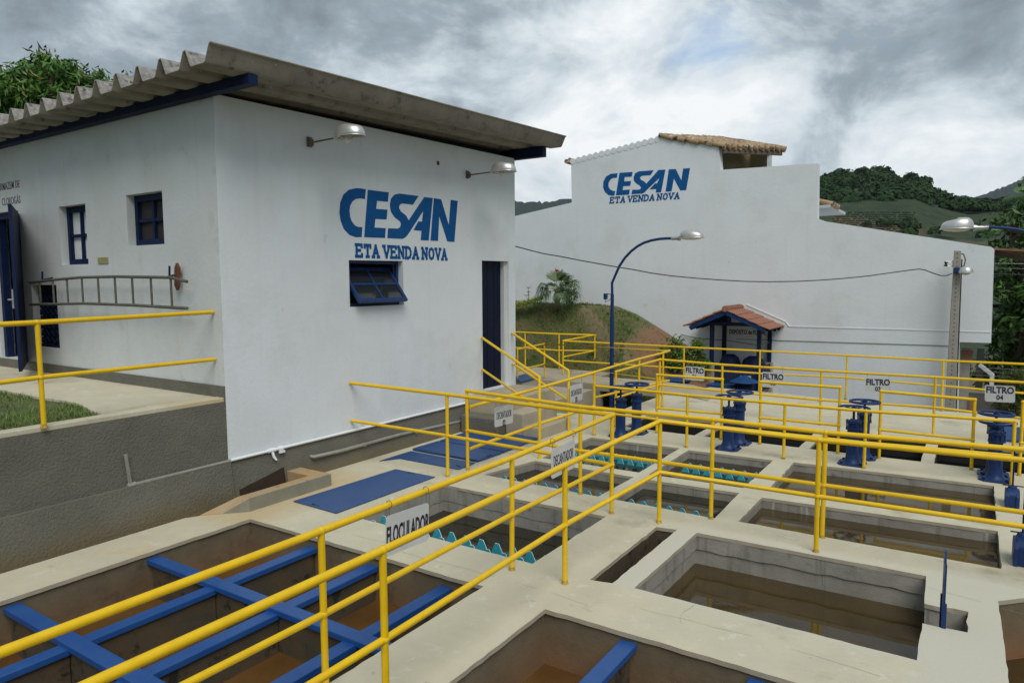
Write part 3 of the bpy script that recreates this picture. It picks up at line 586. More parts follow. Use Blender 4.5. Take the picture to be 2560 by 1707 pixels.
g=MB(); g.box((-17,10.93,4.70),(-6.55,11.06,4.89)); obj('roof_beam',g,BLUED,bld,bevel=.004)  # same darkened blue, eave shadow included in the colour
g=MB(); g.box((-17,7.9,4.60),(XW-.23,8.0,4.75)); obj('roof_beam',g,BLUED,bld)
# door in the lettered wall
g=MB(); 
for i in range(7): g.box((XW-.17+(.004 if i%2 else 0),9.905+i*.1075,.58),(XW-.13+(.004 if i%2 else 0),9.905+(i+1)*.1075-.006,2.845))
g.box((XW-.19,9.9,.578),(XW-.171,10.66,2.848)); dr=obj('door',g,DOORB,bld)
g=MB(); g.box((XW-.12,9.92,2.62),(XW-.09,9.96,2.70)); obj('latch',g,STEEL,dr)
g=MB(); g.box((XW-.2,10.663,.578),(XW-.06,10.728,2.848)); obj('door_frame',g,WHITED,bld)
# tilted window
g=MB(); w0,w1,z0,z1=6.812,7.888,2.152,2.79; fx=XW-.14
for a,b in (((fx,w0,z0),(fx+.05,w0+.04,z1)),((fx,w1-.045,z0),(fx+.05,w1,z1)),((fx,w0+.04,z0),(fx+.05,w1-.045,z0+.04)),((fx,w0+.04,z1-.04),(fx+.05,w1-.045,z1))): g.box(a,b)
wf=obj('window',g,BLUE,bld,label='open top-hung window tilted outwards')
t_=R(37); cz=2.475; cx=XW-.075
def sp(u,v,d=0): return Vector((cx-v*math.sin(t_)+d*math.cos(t_),u,cz+v*math.cos(t_)+d*math.sin(t_)))   # v up along sash
g=MB(); su=(6.86,7.84); sv=(-.33,.27); 
def sbar(u0,u1,v0,v1,d=.022):
    g.add([sp(u0,v0,-d),sp(u1,v0,-d),sp(u1,v1,-d),sp(u0,v1,-d),sp(u0,v0,d),sp(u1,v0,d),sp(u1,v1,d),sp(u0,v1,d)],[(0,3,2,1),(4,5,6,7),(0,1,5,4),(1,2,6,5),(2,3,7,6),(3,0,4,7)])
sbar(su[0],su[0]+.05,*sv); sbar(su[1]-.05,su[1],*sv); sbar(su[0]+.05,su[1]-.05,sv[0],sv[0]+.055); sbar(su[0]+.05,su[1]-.05,sv[1]-.05,sv[1]); sbar(su[0]+.05,su[1]-.05,-.045,-.005,.018); sbar(7.335,7.37,sv[0]+.055,-.045,.016); sbar(7.335,7.37,-.005,sv[1]-.05,.016)
obj('sash',g,BLUE,wf,bevel=.003)
g=MB(); g.add([sp(su[0]+.04,sv[0]+.04),sp(su[1]-.04,sv[0]+.04),sp(su[1]-.04,sv[1]-.04),sp(su[0]+.04,sv[1]-.04)],[(0,1,2,3)]); obj('pane',g,CGL,wf,solid=.004)
g=MB(); g.box((XW-2.2,6.3,1.2),(XW-2.15,8.6,3.2)); obj('room_backdrop',g,DARK,bld)
# side wall windows
def lwin(h,white,nm,thick=.035):
    x0,zz0=h[0]; x1,zz1=h[2]; y=Y0+.10; g=MB(); w=.07
    g.box((x0+.002,y,zz0+.002),(x0+w,y+.05,zz1-.002)); g.box((x1-w,y,zz0+.002),(x1-.002,y+.05,zz1-.002)); g.box((x0+w,y,zz0+.002),(x1-w,y+.05,zz0+w+.01)); g.box((x0+w,y,zz1-w-.01),(x1-w,y+.05,zz1-.002))
    xm=(x0+x1)/2; zm=(zz0+zz1)/2; g.box((xm-.02,y+.008,zz0+w+.01),(xm+.02,y+.042,zz1-w-.01)); g.box((x0+w,y+.01,zm-.02),(xm-.02,y+.04,zm+.02)); g.box((xm+.02,y+.01,zm-.02),(x1-w,y+.04,zm+.02))
    wdw=obj('window',g,BLUED,bld,label=nm)
    p=MB(); p.box((x0+w-.01,y+.05,zz0+w),(x1-w+.01,y+.054,zz1-w)); obj('pane',p,white,wdw)
lwin(hol[0],WHITEP,'small blue window, white panel standing in for the interior seen through'); lwin(hol[1],DARK,'small blue window with dark panes')  # first window: white panel in place of the white interior behind missing glass
g=MB(); x0,zz0=hol[2][0]; x1,zz1=hol[2][2]; g.box((x0+.005,Y0+.12,zz0+.005),(x1-.005,Y0+.15,zz1-.005))
gr=obj('vent_grille',g,DARK,bld); g=MB(); 
for i in range(5):
    for j in range(8): 
        cxx=x0+.09+i*.15; czz=zz0+.1+j*.105; g.tube([(cxx-.05,Y0+.09,czz-.04),(cxx,Y0+.075,czz+.03),(cxx+.05,Y0+.09,czz-.04)],.014,6)
g.box((x0,Y0+.05,zz0),(x1,Y0+.11,zz0+.045)); obj('grille_bars',g,BLUED,gr)
# open door at far left
g=MB(); 
dp=[(-12.135,4.845),(-11.22,4.17)]; d=Vector((dp[1][0]-dp[0][0],dp[1][1]-dp[0][1],0)).normalized()
a=Vector((-12.135,4.84,0)); bfree=Vector((yp(50,911,4.2).x,4.2,0)); 
g.obox(a+Vector((0,0,2.43)),Vector((bfree.x,bfree.y,2.43)),.04,2.24); dl=obj('door',g,BLUED,bld,label='open blue door leaf at the left edge',bevel=.004)
g=MB(); q=a.lerp(bfree,.88); g.tube([q+Vector((-.1,-.06,2.28)),q+Vector((.06,-.05,2.28))],.012,8); g.box((q.x-.03,q.y-.045,2.16),(q.x+.02,q.y-.02,2.42)); obj('handle',g,STEEL,dl)
g=MB(); g.box((-13.05,4.9,1.32),(-12.95,5.0,3.6)); g.box((-12.95,4.9,3.5),(-12.13,5.0,3.6)); g.box((-12.5,5.0,1.3),(-12.36,5.06,3.5)); obj('door_frame',g,BLUED,bld)
g=MB(); g.box((-13.4,5.9,1.2),(-11.6,5.95,3.9)); obj('inner_wall',g,INT,bld)
text_mesh('lettering','ARMAZEM DE',.155,((-12.02,Y0-.002,3.93),(1,0,0),(0,0,1)),FADED,bld,bold=.001,xs=.78,align='RIGHT')
text_mesh('lettering','CLOROGÁS',.155,((-12.02,Y0-.002,3.70),(1,0,0),(0,0,1)),FADED,bld,bold=.001,xs=.78,align='RIGHT')
# lettering of the big wall
logo(L1,lambda p:xp(700+p[0]*.3508,250+p[1]*.3508,XW+.003),(1,0,0),bld)
p0=xp(888,641.5,XW+.003); p1=xp(1114,647.5,XW+.003); pt=xp(886,614.5,XW+.003)
strokes('ETA VENDA NOVA',p1.y-p0.y,(pt.z-p0.z)*1.08,(p0+Vector((0,.03,.005)),(0,1,0),(0,0,1)),.042,BLUEW,bld)
q=xp(1095,408,XW); g=MB(); g.lathe((XW-.01,q.y,q.z),[(.0,0),(.036,0),(.036,.013),(.0,.014)],14,'x'); obj('vent_hole_disc',g,BLACK,bld)  # black disc stands in for the dark inside of a round hole
# ---- things on the walls
def tubeY(pts,r,n=10): m=MB(); m.tube(pts,r,n); return m
wpipe=thing('water_pipe','white pipe with a small tap along the foot of the lettered wall','pipe'); zb=.455
part('pipe',tubeY([(XW+.035,4.86,zb-.008),(XW+.035,9.35,zb-.008)],.019),WHITEP,wpipe,smooth=1)
q=xp(680,1128,XW+.04); m=MB(); m.tube([(XW+.035,q.y-.05,zb-.008),(XW+.035,q.y+.05,zb-.008)],.027,10); m.tube([(XW+.035,q.y,zb),(XW+.06,q.y+.01,zb-.09),(XW+.085,q.y+.03,zb-.13)],[.018,.017,.012],8); m.tube([(XW+.035,q.y+.1,zb-.01),(XW+.035,q.y+.16,zb-.01)],.03,10); m.box((XW+.05,q.y+.09,zb-.06),(XW+.075,q.y+.17,zb-.035)); part('tap',m,WHITEP,wpipe,smooth=.6)
a=xp(314,1136,XW+.03); b=xp(326,1213,XW+.03); c=xp(574,1152,XW+.03)
gp=thing('water_pipe','grey bent pipe on the rough grey retaining wall, rising at its left end','pipe')
part('pipe',tubeY([a,b,c],.019),PIPEG,gp,smooth=1); m=MB(); m.tube([b+Vector((0,-.03,-.0)),b+Vector((0,.05,.005))],.026,10); part('elbow',m,PIPEG,gp,smooth=1)
a=xp(784,1142,XW+.10); b=xp(1000,1086,XW+.07); c=xp(1160,1051,XW+.05)
gc=thing('conduit','grey conduit pipe along the plinth above the four blue plates','pipe')
part('pipe',tubeY([a+Vector((-.08,-.0,0)),a,a.lerp(b,.3)+Vector((0,0,-.012)),b,c],.024),PIPEG,gc,smooth=1)
for t in (.28,.62): q=a.lerp(c,t); part('clamp',tubeY([q+Vector((0,-.015,0)),q+Vector((0,.015,0))],.031),PIPEG,gc)
a=xp(1203,1012,XW+.12); b=xp(1225,1045,XW+.25)
obj('hose_bundle',tubeY([xp(1198,1003,XW+.1),xp(1206,1020,XW+.16),xp(1199,1038,XW+.2),xp(1214,1049,XW+.24),xp(1190,1044,XW+.12),xp(1166,1048,XW+.06)],.016,8),BLACK,label='tangled black hose hanging at the corner between plinth and stairs',cat='hose',smooth=1)
def wall_lamp(px0,py0,lab):
    q=xp(px0,py0,XW); t=thing('wall_lamp',lab,'wall lamp','lamps on arms over the lettered wall',(XW,q.y,q.z))
    m=MB(); m.box((XW+.001,q.y-.035,q.z-.06),(XW+.03,q.y+.035,q.z+.06)); m.box((XW+.03,q.y-.02,q.z-.05),(XW+.07,q.y+.02,q.z+.03)); part('bracket',m,RUST,t)
    part('arm',tubeY([(XW+.05,q.y,q.z-.01),(XW+.56,q.y,q.z+.0)],.011,8),RUST,t,smooth=1)
    cx_=XW+.735; cz_=q.z-.02; m=MB(); A=.225; Bw=.15; Hh=.15; vs=[];fs=[]; nr=7; ns=24
    for i in range(nr+1):
        ph=i/nr*math.pi/2
        for j in range(ns):
            th=2*math.pi*j/ns; sx=(1+.0*math.cos(th)); x=A*math.cos(th)*math.cos(ph)**.42; y=Bw*math.sin(th)*math.cos(ph)**.42; z=Hh*math.sin(ph)*(1+.08*math.cos(th)*-1)
            vs.append((cx_+x,q.y+y,cz_+z))
    for i in range(nr):
        for j in range(ns): a=i*ns+j; b=i*ns+(j+1)%ns; fs.append((a,b,b+ns,a+ns))
    m.add(vs,fs); part('lamp_shade',m,ALU,t,smooth=1.2,solid=-.004)
    m=MB(); m.tube([(cx_+A*1.02*math.cos(k/24*2*math.pi),q.y+Bw*1.02*math.sin(k/24*2*math.pi),cz_) for k in range(25)],.007,6); part('rim',m,ALU,t,smooth=1)
    m=MB(); m.lathe((cx_-.03,q.y,cz_-.02),[(.001,-.045),(.035,-.03),(.05,0),(.035,.04),(.02,.07)],14); part('bulb',m,GLASSW,t,smooth=1); part('socket',tubeY([(XW+.5,q.y,cz_+.03),(cx_-.16,q.y,cz_+.045)],.026,10),ALU,t,smooth=1)
wall_lamp(772,356,'wall lamp nearer the roof corner, left of the big blue lettering'); wall_lamp(1167,437,'wall lamp at the right end of the lettered wall, above the dark door')
# ladder
lt=thing('ladder','long weathered wooden ladder hung sideways on the shaded wall','ladder',None,(0,4.7,0)); yl=4.70
top=[yp(a,b,yl) for a,b in ((73.6,707),(140,699),(200,693.7),(290,691.5),(426,693.7),(467.5,704))]; bot=[yp(a,b,yl) for a,b in ((75.4,761.4),(210.4,758.6),(333,762.8),(468,770.9))]
part('side_rail',tubeY(top,.019,8),LADDER,lt,smooth=1); part('side_rail',tubeY(bot,.019,8),LADDER,lt,smooth=1)
def onl(pl,x):
    for a,b in zip(pl,pl[1:]):
        if a.x<=x<=b.x: return a.lerp(b,(x-a.x)/(b.x-a.x))
    return pl[-1]
for zx in (285,380,480,587,702,822,945,1078,1220):
    x=yp(zx*.3507,725,yl).x; part('rung',tubeY([onl(top,x),onl(bot,x+.005)],.014,8),LADDER,lt,smooth=1)
for (zx,y0,y1,lab) in ((302,653,712,'small dark hook bar above the left end of the ladder'),(1208,612,686,'small dark hook bar above the right end of the ladder')):
    a=yp(zx*.3507,450+y0*.3507,4.72); b=yp(zx*.3507,450+y1*.3507,4.72); m=MB(); m.tube([a,b,b+Vector((.02,.13,.03))],.012,6); obj('wall_hook',m,BLUED,label=lab,cat='hook',group='ladder hooks')
a=yp(441,657,4.78); b=yp(442,726,4.78); m=MB(); w=.042; m.prism([(a.x,4.775,a.z),(a.x+w,4.775,a.z-.06),(b.x+w,4.775,b.z+.06),(b.x,4.775,b.z),(b.x-w,4.775,b.z+.06),(a.x-w,4.775,a.z-.06)],(0,.03,0)); obj('wall_board',m,BROWN,label='brown board with pointed ends behind the right end of the ladder',cat='board')
a=yp(245.5,644,4.846); b=yp(271,658.7,4.846); m=MB(); m.box((a.x,4.838,a.z),(b.x,4.8495,b.z)); obj('wall_plate',m,mat('yellowed tin',(.36,.31,.13),(.27,.25,.12),.6,scale=12),label='small yellowed plate screwed to the shaded wall between the windows',cat='plate')
# ================================================================ terrace
rw=thing('retaining_wall','rough grey retaining wall left of the lettered building','retaining wall')
g=MB(); g.box((XW-.3,.2,.4),(XW+.002,4.85,1.128)); part('wall',g,GREYP,rw); batter(.2,4.848,rw,'wall_foot',.055)
g=MB(); g.box((XW-.155,.2,1.1285),(XW-.004,4.85,TZ)); part('coping',g,DECK,rw,bevel=.008)
g=MB(); 
ev=[zp(-300,940,TZ),zp(0,973,TZ),zp(98,992,TZ),zp(160,1000,TZ),zp(200,1009,TZ),zp(222,1022,TZ),zp(255,1035,TZ)]
g.prism([(-17,4.85,1.0),(-17,ev[0].y,1.0)]+[(p.x,p.y,1.0) for p in ev]+[(XW-.157,ev[-1].y+.05,1.0),(XW-.157,4.85,1.0)],(0,0,.176)); o=obj('path',g,DECK,kind='structure'); fixn(o)
g=MB(); g.box((-17,.2,.2),(XW-.16,4.84,TZ-.03)); obj('terrace_ground',g,GRASS,kind='structure')
def inpoly(p,lp):
    c=False; n=len(lp)
    for i in range(n):
        a=lp[i]; b=lp[i-1]
        if (a[1]>p[1])!=(b[1]>p[1]) and p[0]<(b[0]-a[0])*(p[1]-a[1])/(b[1]-a[1])+a[0]: c=not c
    return c
lawn=[(XW-.16,.4),(XW-.16,ev[-1].y)]+[(p.x,p.y) for p in ev[::-1]]+[(-13,.4)]
mb=MB(); dr_=MB()
for i in range(17000):
    x=rnd.uniform(-11.6,XW-.16); y=rnd.uniform(1.6,4.7)
    if not inpoly((x,y),lawn): continue
    if math.sin(x*2.1+1)*math.sin(y*3.+x)>.45 and rnd.random()<.85: continue
    h=rnd.uniform(.02,.06); a=rnd.uniform(0,6.28); w=.006; dx=math.cos(a)*w; dy=math.sin(a)*w; lx=rnd.gauss(0,.02); ly=rnd.gauss(0,.02)
    (mb if rnd.random()<.75 else dr_).add([(x-dx,y-dy,TZ-.03),(x+dx,y+dy,TZ-.03),(x+lx,y+ly,TZ-.03+h)],[(0,1,2)])
obj('lawn_grass',mb,BLADE,label='short green grass on the small terrace lawn',cat='grass',kind='stuff'); obj('dry_grass',dr_,BLADED,label='dry blades in the small terrace lawn',cat='grass',kind='stuff')
# ================================================================ stairs and raised walkway
st=thing('stairs','beige concrete steps leading up to the blue door','stairs',None,(-6.4,9.8,0))
for a,b in (((-7.155,9.45,-.5),(-6.3,10.95,.565)),((-6.298,9.32,-.5),(-5.96,10.42,.38)),((-5.958,9.3,-.5),(-5.64,10.32,.19))):
    g=MB(); g.box(a,b); part('step',g,BEIGE,st,bevel=.02)
g=MB(); g.box((-7.05,9.1,-.3),(-6.31,9.44,.30)); part('side_block',g,GREYP,st,bevel=.03)
rwk=thing('raised_walkway','long raised concrete walkway slab behind the stairs, ending in a ramp tip','walkway')
front=[zp(1355.9,949.6,.1),zp(1459.7,956.5,.1),zp(1637,973.7,.1),zp(1702,983,.06),zp(1768,1000,.012)]
back=[zp(1804,981,.012),zp(1785,975.4,.03),zp(1759,968.4,.05),zp(1734,962,.08),zp(1650,952.7,.1),zp(1498,941,.1)]
lp=[(-11,front[0].y,.1)]+list(front)+back+[(-7.8,16.61,.1),(-11.2,16.61,.1)]; g=MB(); n=len(lp); tp=[Vector(p) for p in lp]; bt=[Vector((p.x,p.y,min(p.z-.03,-.055) if p.x<-5.7 else -.03)) for p in tp]
g.add(tp+bt,[tuple(range(n)),tuple(range(n,2*n))[::-1]]+[(i,i+n,(i+1)%n+n,(i+1)%n) for i in range(n)]); o=part('slab',g,BEIGE,rwk); 
g=MB(); g.box((-7.75,14.55,-1.5),(-7.2,14.75,-.056)); part('pillar',g,POLEC,rwk); g=MB(); g.box((-11.2,16.3,-1.4),(-7.85,16.6,-.056)); part('footing',g,BEIGE,rwk)
g=MB(); g.box((-7.15,11.32,-1.0),(-5.66,14.5,-.42)); obj('grass_plot',g,GRASS,kind='structure')
g=MB(); g.box((-12,11.0,-.5),(-7.3,14.45,-.02)); obj('lower_court',g,BEIGE,kind='structure')
# low box with blue lid left of the landing
bx=thing('lidded_box','grey concrete box with blue lid between the building corner and the stairs','box'); 
c4=[zp(1279,947,.33),zp(1304,958,.33),zp(1344,947,.33),zp(1315,938,.33)]
g=MB(); g.prism([(p.x,p.y,.33) for p in c4],(0,0,.04)); o=part('lid',g,BLUEP,bx); fixn(o)
cc=sum(c4,Vector((0,0,0)))/4; g=MB(); g.prism([(cc.x+(p.x-cc.x)*.96,cc.y+(p.y-cc.y)*.96,-.3) for p in c4],(0,0,.629)); o=part('body',g,BEIGE,bx); fixn(o)
# ================================================================ big white neighbouring building
nb=thing('neighbour_building','huge white windowless side wall of the neighbouring building with smaller blue lettering','building',None,(-6,18.3,0)); YN=18.3
ol=[(1283,541.4),(1429.5,506.6),(1427.5,400.5),(1647,343),(1797,368.6),(1801,425),(2044.7,408.8),(2043,546),(2065,554),(2478,617.4),(2486,624),(2478,857.5),(2399,855),(2396,1029)]
pts=[yp(a,b,YN) for a,b in ol]; loop=[(-15,-1.3),(-15,3.9)]+[(p.x,p.z) for p in pts]+[(pts[-1].x,-1.3)]
m=plate(MB(),loop,[],lambda x,z:(x,YN,z),(0,.25,0)); part('wall',m,WHITE,nb)
g=MB()
for i in range(15):
    t=i/14.5; p=pts[2].lerp(pts[3],t); g.tube([(p.x+.06,YN-.01,p.z-.04),(p.x+.06,YN+.26,p.z-.04)],.085,12)
part('tile_verge',g,WHITE,nb,smooth=1)
g=MB(); 
for k,(dx,dz) in enumerate(((-.16,.0),(-.05,.03))): g.tube([(pts[2].x+dx,YN+.0,pts[2].z-.02+dz),(pts[2].x+dx,YN+.5,pts[2].z-.02+dz)],.065,10)
part('eave_tile',g,TILEO,nb,smooth=1)
rp=pts[3]; ep=Vector((pts[4].x+.05,YN,pts[4].z)); dd=Vector((.667,.745,0)); ee=vp(1953,376,ep,ep+dd); Ln=(Vector((ee.x,ee.y,0))-Vector((ep.x,ep.y,0))).length
vv=ep-rp; L_=vv.length; vu=vv/L_; nn=vu.cross(dd).normalized(); nn=nn if nn.z>0 else -nn
cols=int(Ln/.16)
tl=MB()
for i in range(cols+1):
    for j in range(5):
        s0=L_*1.04*j/5; s1=L_*1.04*(j+1)/5+.06; b_=rp+dd*(i*.16+rnd.gauss(0,.008))+nn*(.03+rnd.gauss(0,.008)); 
        tl.tube([b_+vu*s0+nn*.03,b_+vu*s1+nn*.0],[.06,.082],8)
part('roof',tl,TILEO,nb,smooth=1)
g=MB(); q=[rp-vu*.0,rp+vu*L_*1.02,rp+vu*L_*1.02+dd*Ln,rp+dd*Ln]; g.prism([p+nn*.0 for p in q],-nn*.05); part('roof_boarding',g,LIGHTD,nb)
g=MB(); e0=ep+dd*.05; g.obox(e0+Vector((.02,-.02,-.1)),ep+dd*Ln+Vector((.02,-.02,-.1)),.06,.1); part('eave_beam',g,LIGHTD,nb)
inn=Vector((-.745,.667,0)); zlo=4.9; zhi=ep.z-.16
g=MB(); A0=ep+inn*.9; B0=A0+dd*(Ln*.97); g.quad((A0.x,A0.y,zlo),(B0.x,B0.y,zlo),(B0.x,B0.y,zhi+.3),(A0.x,A0.y,zhi+.3)); C0=ep+dd*(Ln*.8); C1=C0+inn*.95; g.quad((C0.x,C0.y,zlo),(C1.x,C1.y,zlo),(C1.x,C1.y,zhi+.3),(C0.x,C0.y,zhi+.3)); part('loggia_wall',g,INTY,nb,solid=.05)
cq=vp(1924,400,ep,ep+dd); g=MB(); g.box((cq.x-.05,cq.y-.05,4.6),(cq.x+.05,cq.y+.05,zhi)); part('column',g,WHITED,nb)
g=MB(); g.box((-14.9,YN+.26,-1.3),(-5.8,YN+6,3.9)); g.box((-5.8,YN+.26,-1.3),(-.4,YN+6,3.0)); g.box((pts[2].x+.1,YN+.26,3.9),(-6.6,YN+3,5.6)); part('body',g,WHITED,nb)
a=yp(1973,815.8,YN); b=yp(2476,830,YN); k=yp(1964,806,YN); g=MB(); g.obox((a.x,YN-.008,a.z),(b.x,YN-.005,b.z),.01,.016); g.obox((k.x,YN-.008,k.z+.02),(a.x,YN-.008,a.z),.016,.016); r0=yp(1866,761,YN); g.obox((r0.x,YN-.008,r0.z),(k.x,YN-.008,k.z+.02),.016,.016); part('flashing',g,WHITEP,nb)
a=yp(1700,850,YN); b=yp(2396,865,YN); g=MB(); 
a2=yp(1930,851,YN); g.obox((a.x+1.5,YN-.006,a2.z),(b.x,YN-.006,b.z),.012,.02); part('step_shadow_line',g,PIPEG,nb)  # thin grey strip painted as the shadow under a step in the wall
e1=yp(2086,520,YN+1); s1_=yp(2040,497,YN+1); g=MB(); g.box((s1_.x-.5,YN+.6,e1.z-.02),(e1.x-.03,YN+3,e1.z+.05)); part('back_eave',g,INT,nb)
g=MB(); 
for i in range(7): g.tube([(e1.x-.5+.0,YN+.7+i*.17,e1.z+.22),(e1.x,YN+.7+i*.17,e1.z+.06)],[.06,.075],8)
part('back_roof',g,TILEO,nb,smooth=1)
a=yp(2487,632,YN+.4); b=yp(2562,648,YN+.4); g=MB(); g.obox(a,b,.12,.1); part('side_eave_board',g,LIGHTD,nb)
g=MB(); g.prism([(a.x-.3,YN+.05,a.z+.12),(b.x+.6,YN+.05,a.z-.02),(b.x+.6,YN+.05,a.z-.06),(a.x-.3,YN+.05,a.z+.08)],(0,2.5,0)); part('side_roof',g,TILE,nb)
o=logo(L2,lambda p:yp(1250+p[0]*.3189,300+p[1]*.3189,YN-.004),(0,-1,0),None); o.parent=nb; o.matrix_parent_inverse=Matrix.Translation(-nb.location)
p0=yp(1524,508,YN-.004); p1=yp(1701,496,YN-.004); pt=yp(1524,495.5,YN-.004)
w_=p1.x-p0.x; fr=((p0.x+.02-nb.location.x,YN-.004-nb.location.y,p0.z+.0),Vector((w_,0,(p1.z-p0.z))).normalized(),(0,0,1))
strokes('ETA VENDA NOVA',w_*.97,.15,fr,.038,BLUEW,nb,shear=.12)
fr=((yp(1823,834,YN-.004).x-nb.location.x,YN-.004-nb.location.y,yp(1823,834,YN).z),(1,0,0),(0,0,1))
text_mesh('lettering','DEPÓSITO de FLUOR',.16,fr,INK,nb,bold=.004,xs=.60,align='LEFT')
# ================================================================ kiosk
kt=thing('kiosk','small blue timber kiosk with red tiled gable roof against the white wall','kiosk',None,(-4.9,17.2,-1.15))
xl,xr_,yf,yb=-5.43,-4.29,17.2,18.22; w=.09
for x,y,z0 in ((xl,yf,-.2),(xr_,yf,-1.15),(xl,yb,-.2),(xr_,yb,-.2)): g=MB(); g.box((x-w/2,y-w/2,z0),(x+w/2,y+w/2,1.47)); part('post',g,BLUED,kt)
for x,y in ((xl,yf),(xr_,yb)): g=MB(); g.box((x-.09,y-.09,-1.15),(x+.09,y+.07,.42)); part('pier',g,BEIGE,kt)
g=MB(); g.box((xl-.06,yf-.055,1.375),(xr_+.06,yf+.055,1.455)); g.box((-5.06,yf-.04,1.456),(-4.98,yf+.04,1.66)); g.box((xl-.02,yf+.06,1.36),(xl+.03,yb,1.44)); g.box((xr_-.03,yf+.06,1.36),(xr_+.02,yb,1.44)); part('tie_beam',g,BLUED,kt)
ya=16.86; yz=18.29; ap=(-5.02,1.70); lf=(-6.0,1.27); rt=(-4.02,1.27)
g=MB(); 
for e in (lf,rt):
    for y in (ya+.04,): g.obox((ap[0],y,ap[1]),(e[0]+(.1 if e is lf else -.1),y,e[1]+.045),.04,.085)
part('barge_board',g,mat('eave blue',(.008,.035,.13),(.006,.028,.10),.6,spec=.2),kt)
g=MB()
for i in range(3):
    for e in (lf,rt): g.obox((ap[0],ya+.4+i*.42,ap[1]-.02),(e[0],ya+.4+i*.42,e[1]+.0),.06,.08)
part('rafter',g,BLUED,kt)
tl=MB(); nt_=int((yz-ya)/.155)
for e in (lf,rt):
    a=Vector((ap[0],0,ap[1]+.07)); b=Vector((e[0],0,e[1]+.07)); d=(b-a); nr=4
    nn=Vector((-d.z,0,d.x)).normalized(); nn=nn if nn.z>0 else -nn
    for j in range(nr):
        s0,s1=j/nr,(j+1)/nr+.05
        rows=[]; 
        K=nt_*8
        for ss,lift in ((s0,.0),(s1,.022)):
            row=[]
            for i in range(K+1):
                y=ya+(yz-ya)*i/K; h=.026*abs(math.sin(i/8*math.pi))
                p=a+d*ss+nn*(h+lift); row.append((p.x,y,p.z))
            rows.append(row)
        v=rows[0]+rows[1]; K1=K+1; fs=[(i,i+1,i+1+K1,i+K1) for i in range(K)]; tl.add(v,fs)
o=part('roof',tl,TILE,kt,solid=.018)
g=MB(); y=ya-.02
while y<yz-.1: g.tube([(ap[0],y,ap[1]+.10),(ap[0],min(y+.2,yz),ap[1]+.088)],[.075,.062],10); y+=.16
part('ridge_tiles',g,TILE,kt,smooth=1)
g=MB(); g.box((xl+.07,yf-.03,-.22),(xr_-.06,yf-.01,.40)); gtw=part('gate',g,mat('blue mesh panel',(.012,.022,.06),(.02,.03,.07),.5,scale=30),kt)
g=MB(); 
for x in (xl+.07,-5.15,-4.86,xr_-.09): g.box((x,yf-.05,-.24),(x+.035,yf-.005,.43))
g.box((xl+.07,yf-.052,.395),(xr_-.06,yf-.003,.43)); g.box((xl+.07,yf-.052,-.26),(xr_-.06,yf-.003,-.225)); part('gate_frame',g,BLUE,kt)
g=MB(); g.box((xr_+.04,yf+.06,-.2),(xr_+.055,yb-.1,.40)); part('side_gate',g,BLUED,kt)
g=MB(); g.box((xl-.12,yf-.12,-1.15),(xr_-.5,yf+.9,-.28)); g.box((xl-.2,yf-.3,-1.15),(-5.0,yf-.12,-.42)); part('base',g,BEIGE,kt)
g=MB(); g.box((xl-.05,yf+.1,-.27),(xr_,yb+.05,-.2)); part('floor_slab',g,BEIGE,kt)
for (x,r,zt,lab) in ((-5.13,.26,.62,'dark blue round tank in the kiosk, left one'),(-4.55,.30,.60,'dark blue round tank in the kiosk, right one with a white paper label')):
    t=thing('tank',lab,'tank','tanks inside the kiosk',(x,17.75,-.2)); m=MB(); m.lathe((x,17.75,0),[(r*.92,-.2),(r,.3),(r*.98,zt-.22),(r*.8,zt-.08),(r*.4,zt),(.01,zt+.01)],22); part('tank_body',m,BLUED,t,smooth=.9)
    if r>.27: m=MB(); m.box((x-.16,17.16,.02),(x-.06,17.163,.17)); m.box((x-.04,17.16,.03),(x+.1,17.163,.18)); part('paper_label',m,SIGN,t)
a=yp(1700,850,18.25); obj('wall_cable',tubeY([yp(1702,836,18.26),yp(1742,845,18.26),yp(1775,848,18.26),yp(1812,850,18.2),yp(1830,853,18.0),yp(1890,862,17.5),yp(1902,862,17.4),yp(1914,857,17.6),yp(1922,856,18.0)],.010,6),LADDER,label='thin cable sagging across the kiosk and its posts',cat='cable',smooth=1)
# ================================================================ cable, utility pole, street lamps
PX,PY=zp(2386,1100,-1.15)[:2]; PY=17.95; PX=(yp(2384,627,PY).x+yp(2386,1000,PY).x)/2
up=thing('utility_pole','square concrete utility pole full of holes, before the right end of the white wall','pole',None,(PX,PY,-1.2)); zt=yp(2384,627,PY).z
m=MB(); m.add([(PX-.105,PY-.09,-1.2),(PX+.105,PY-.09,-1.2),(PX+.105,PY+.09,-1.2),(PX-.105,PY+.09,-1.2),(PX-.066,PY-.06,zt),(PX+.066,PY-.06,zt),(PX+.066,PY+.06,zt),(PX-.066,PY+.06,zt)],[(0,3,2,1),(4,5,6,7),(0,1,5,4),(1,2,6,5),(2,3,7,6),(3,0,4,7)]); part('shaft',m,POLEC,up,bevel=.012)
m=MB(); z=zt-.06
while z>-.5: 
    t=(zt-z)/(zt+1.2); m.lathe((PX,PY-.0605-.03*t,z),[(.012,-.003),(.012,.02)],8,'y'); z-=.093
part('bolt_holes',m,BLACK,up)
q=yp(2360,660,PY-.1); q.x=PX-.2; m=MB(); m.lathe((q.x,q.y,q.z),[(.02,-.05),(.035,-.045),(.035,-.02),(.018,-.005),(.018,.005),(.035,.02),(.035,.045),(.02,.05)],12); part('insulator',m,BLACK,up,smooth=.7)
m=MB(); m.tube([(q.x,q.y,q.z+.05),(PX-.06,PY-.05,q.z+.05)],.006,6); m.tube([(q.x,q.y,q.z-.05),(PX-.06,PY-.05,q.z-.05)],.006,6); m.box((PX-.09,PY-.09,q.z-.07),(PX-.067,PY+.05,q.z+.07)); part('bracket',m,STEEL,up)
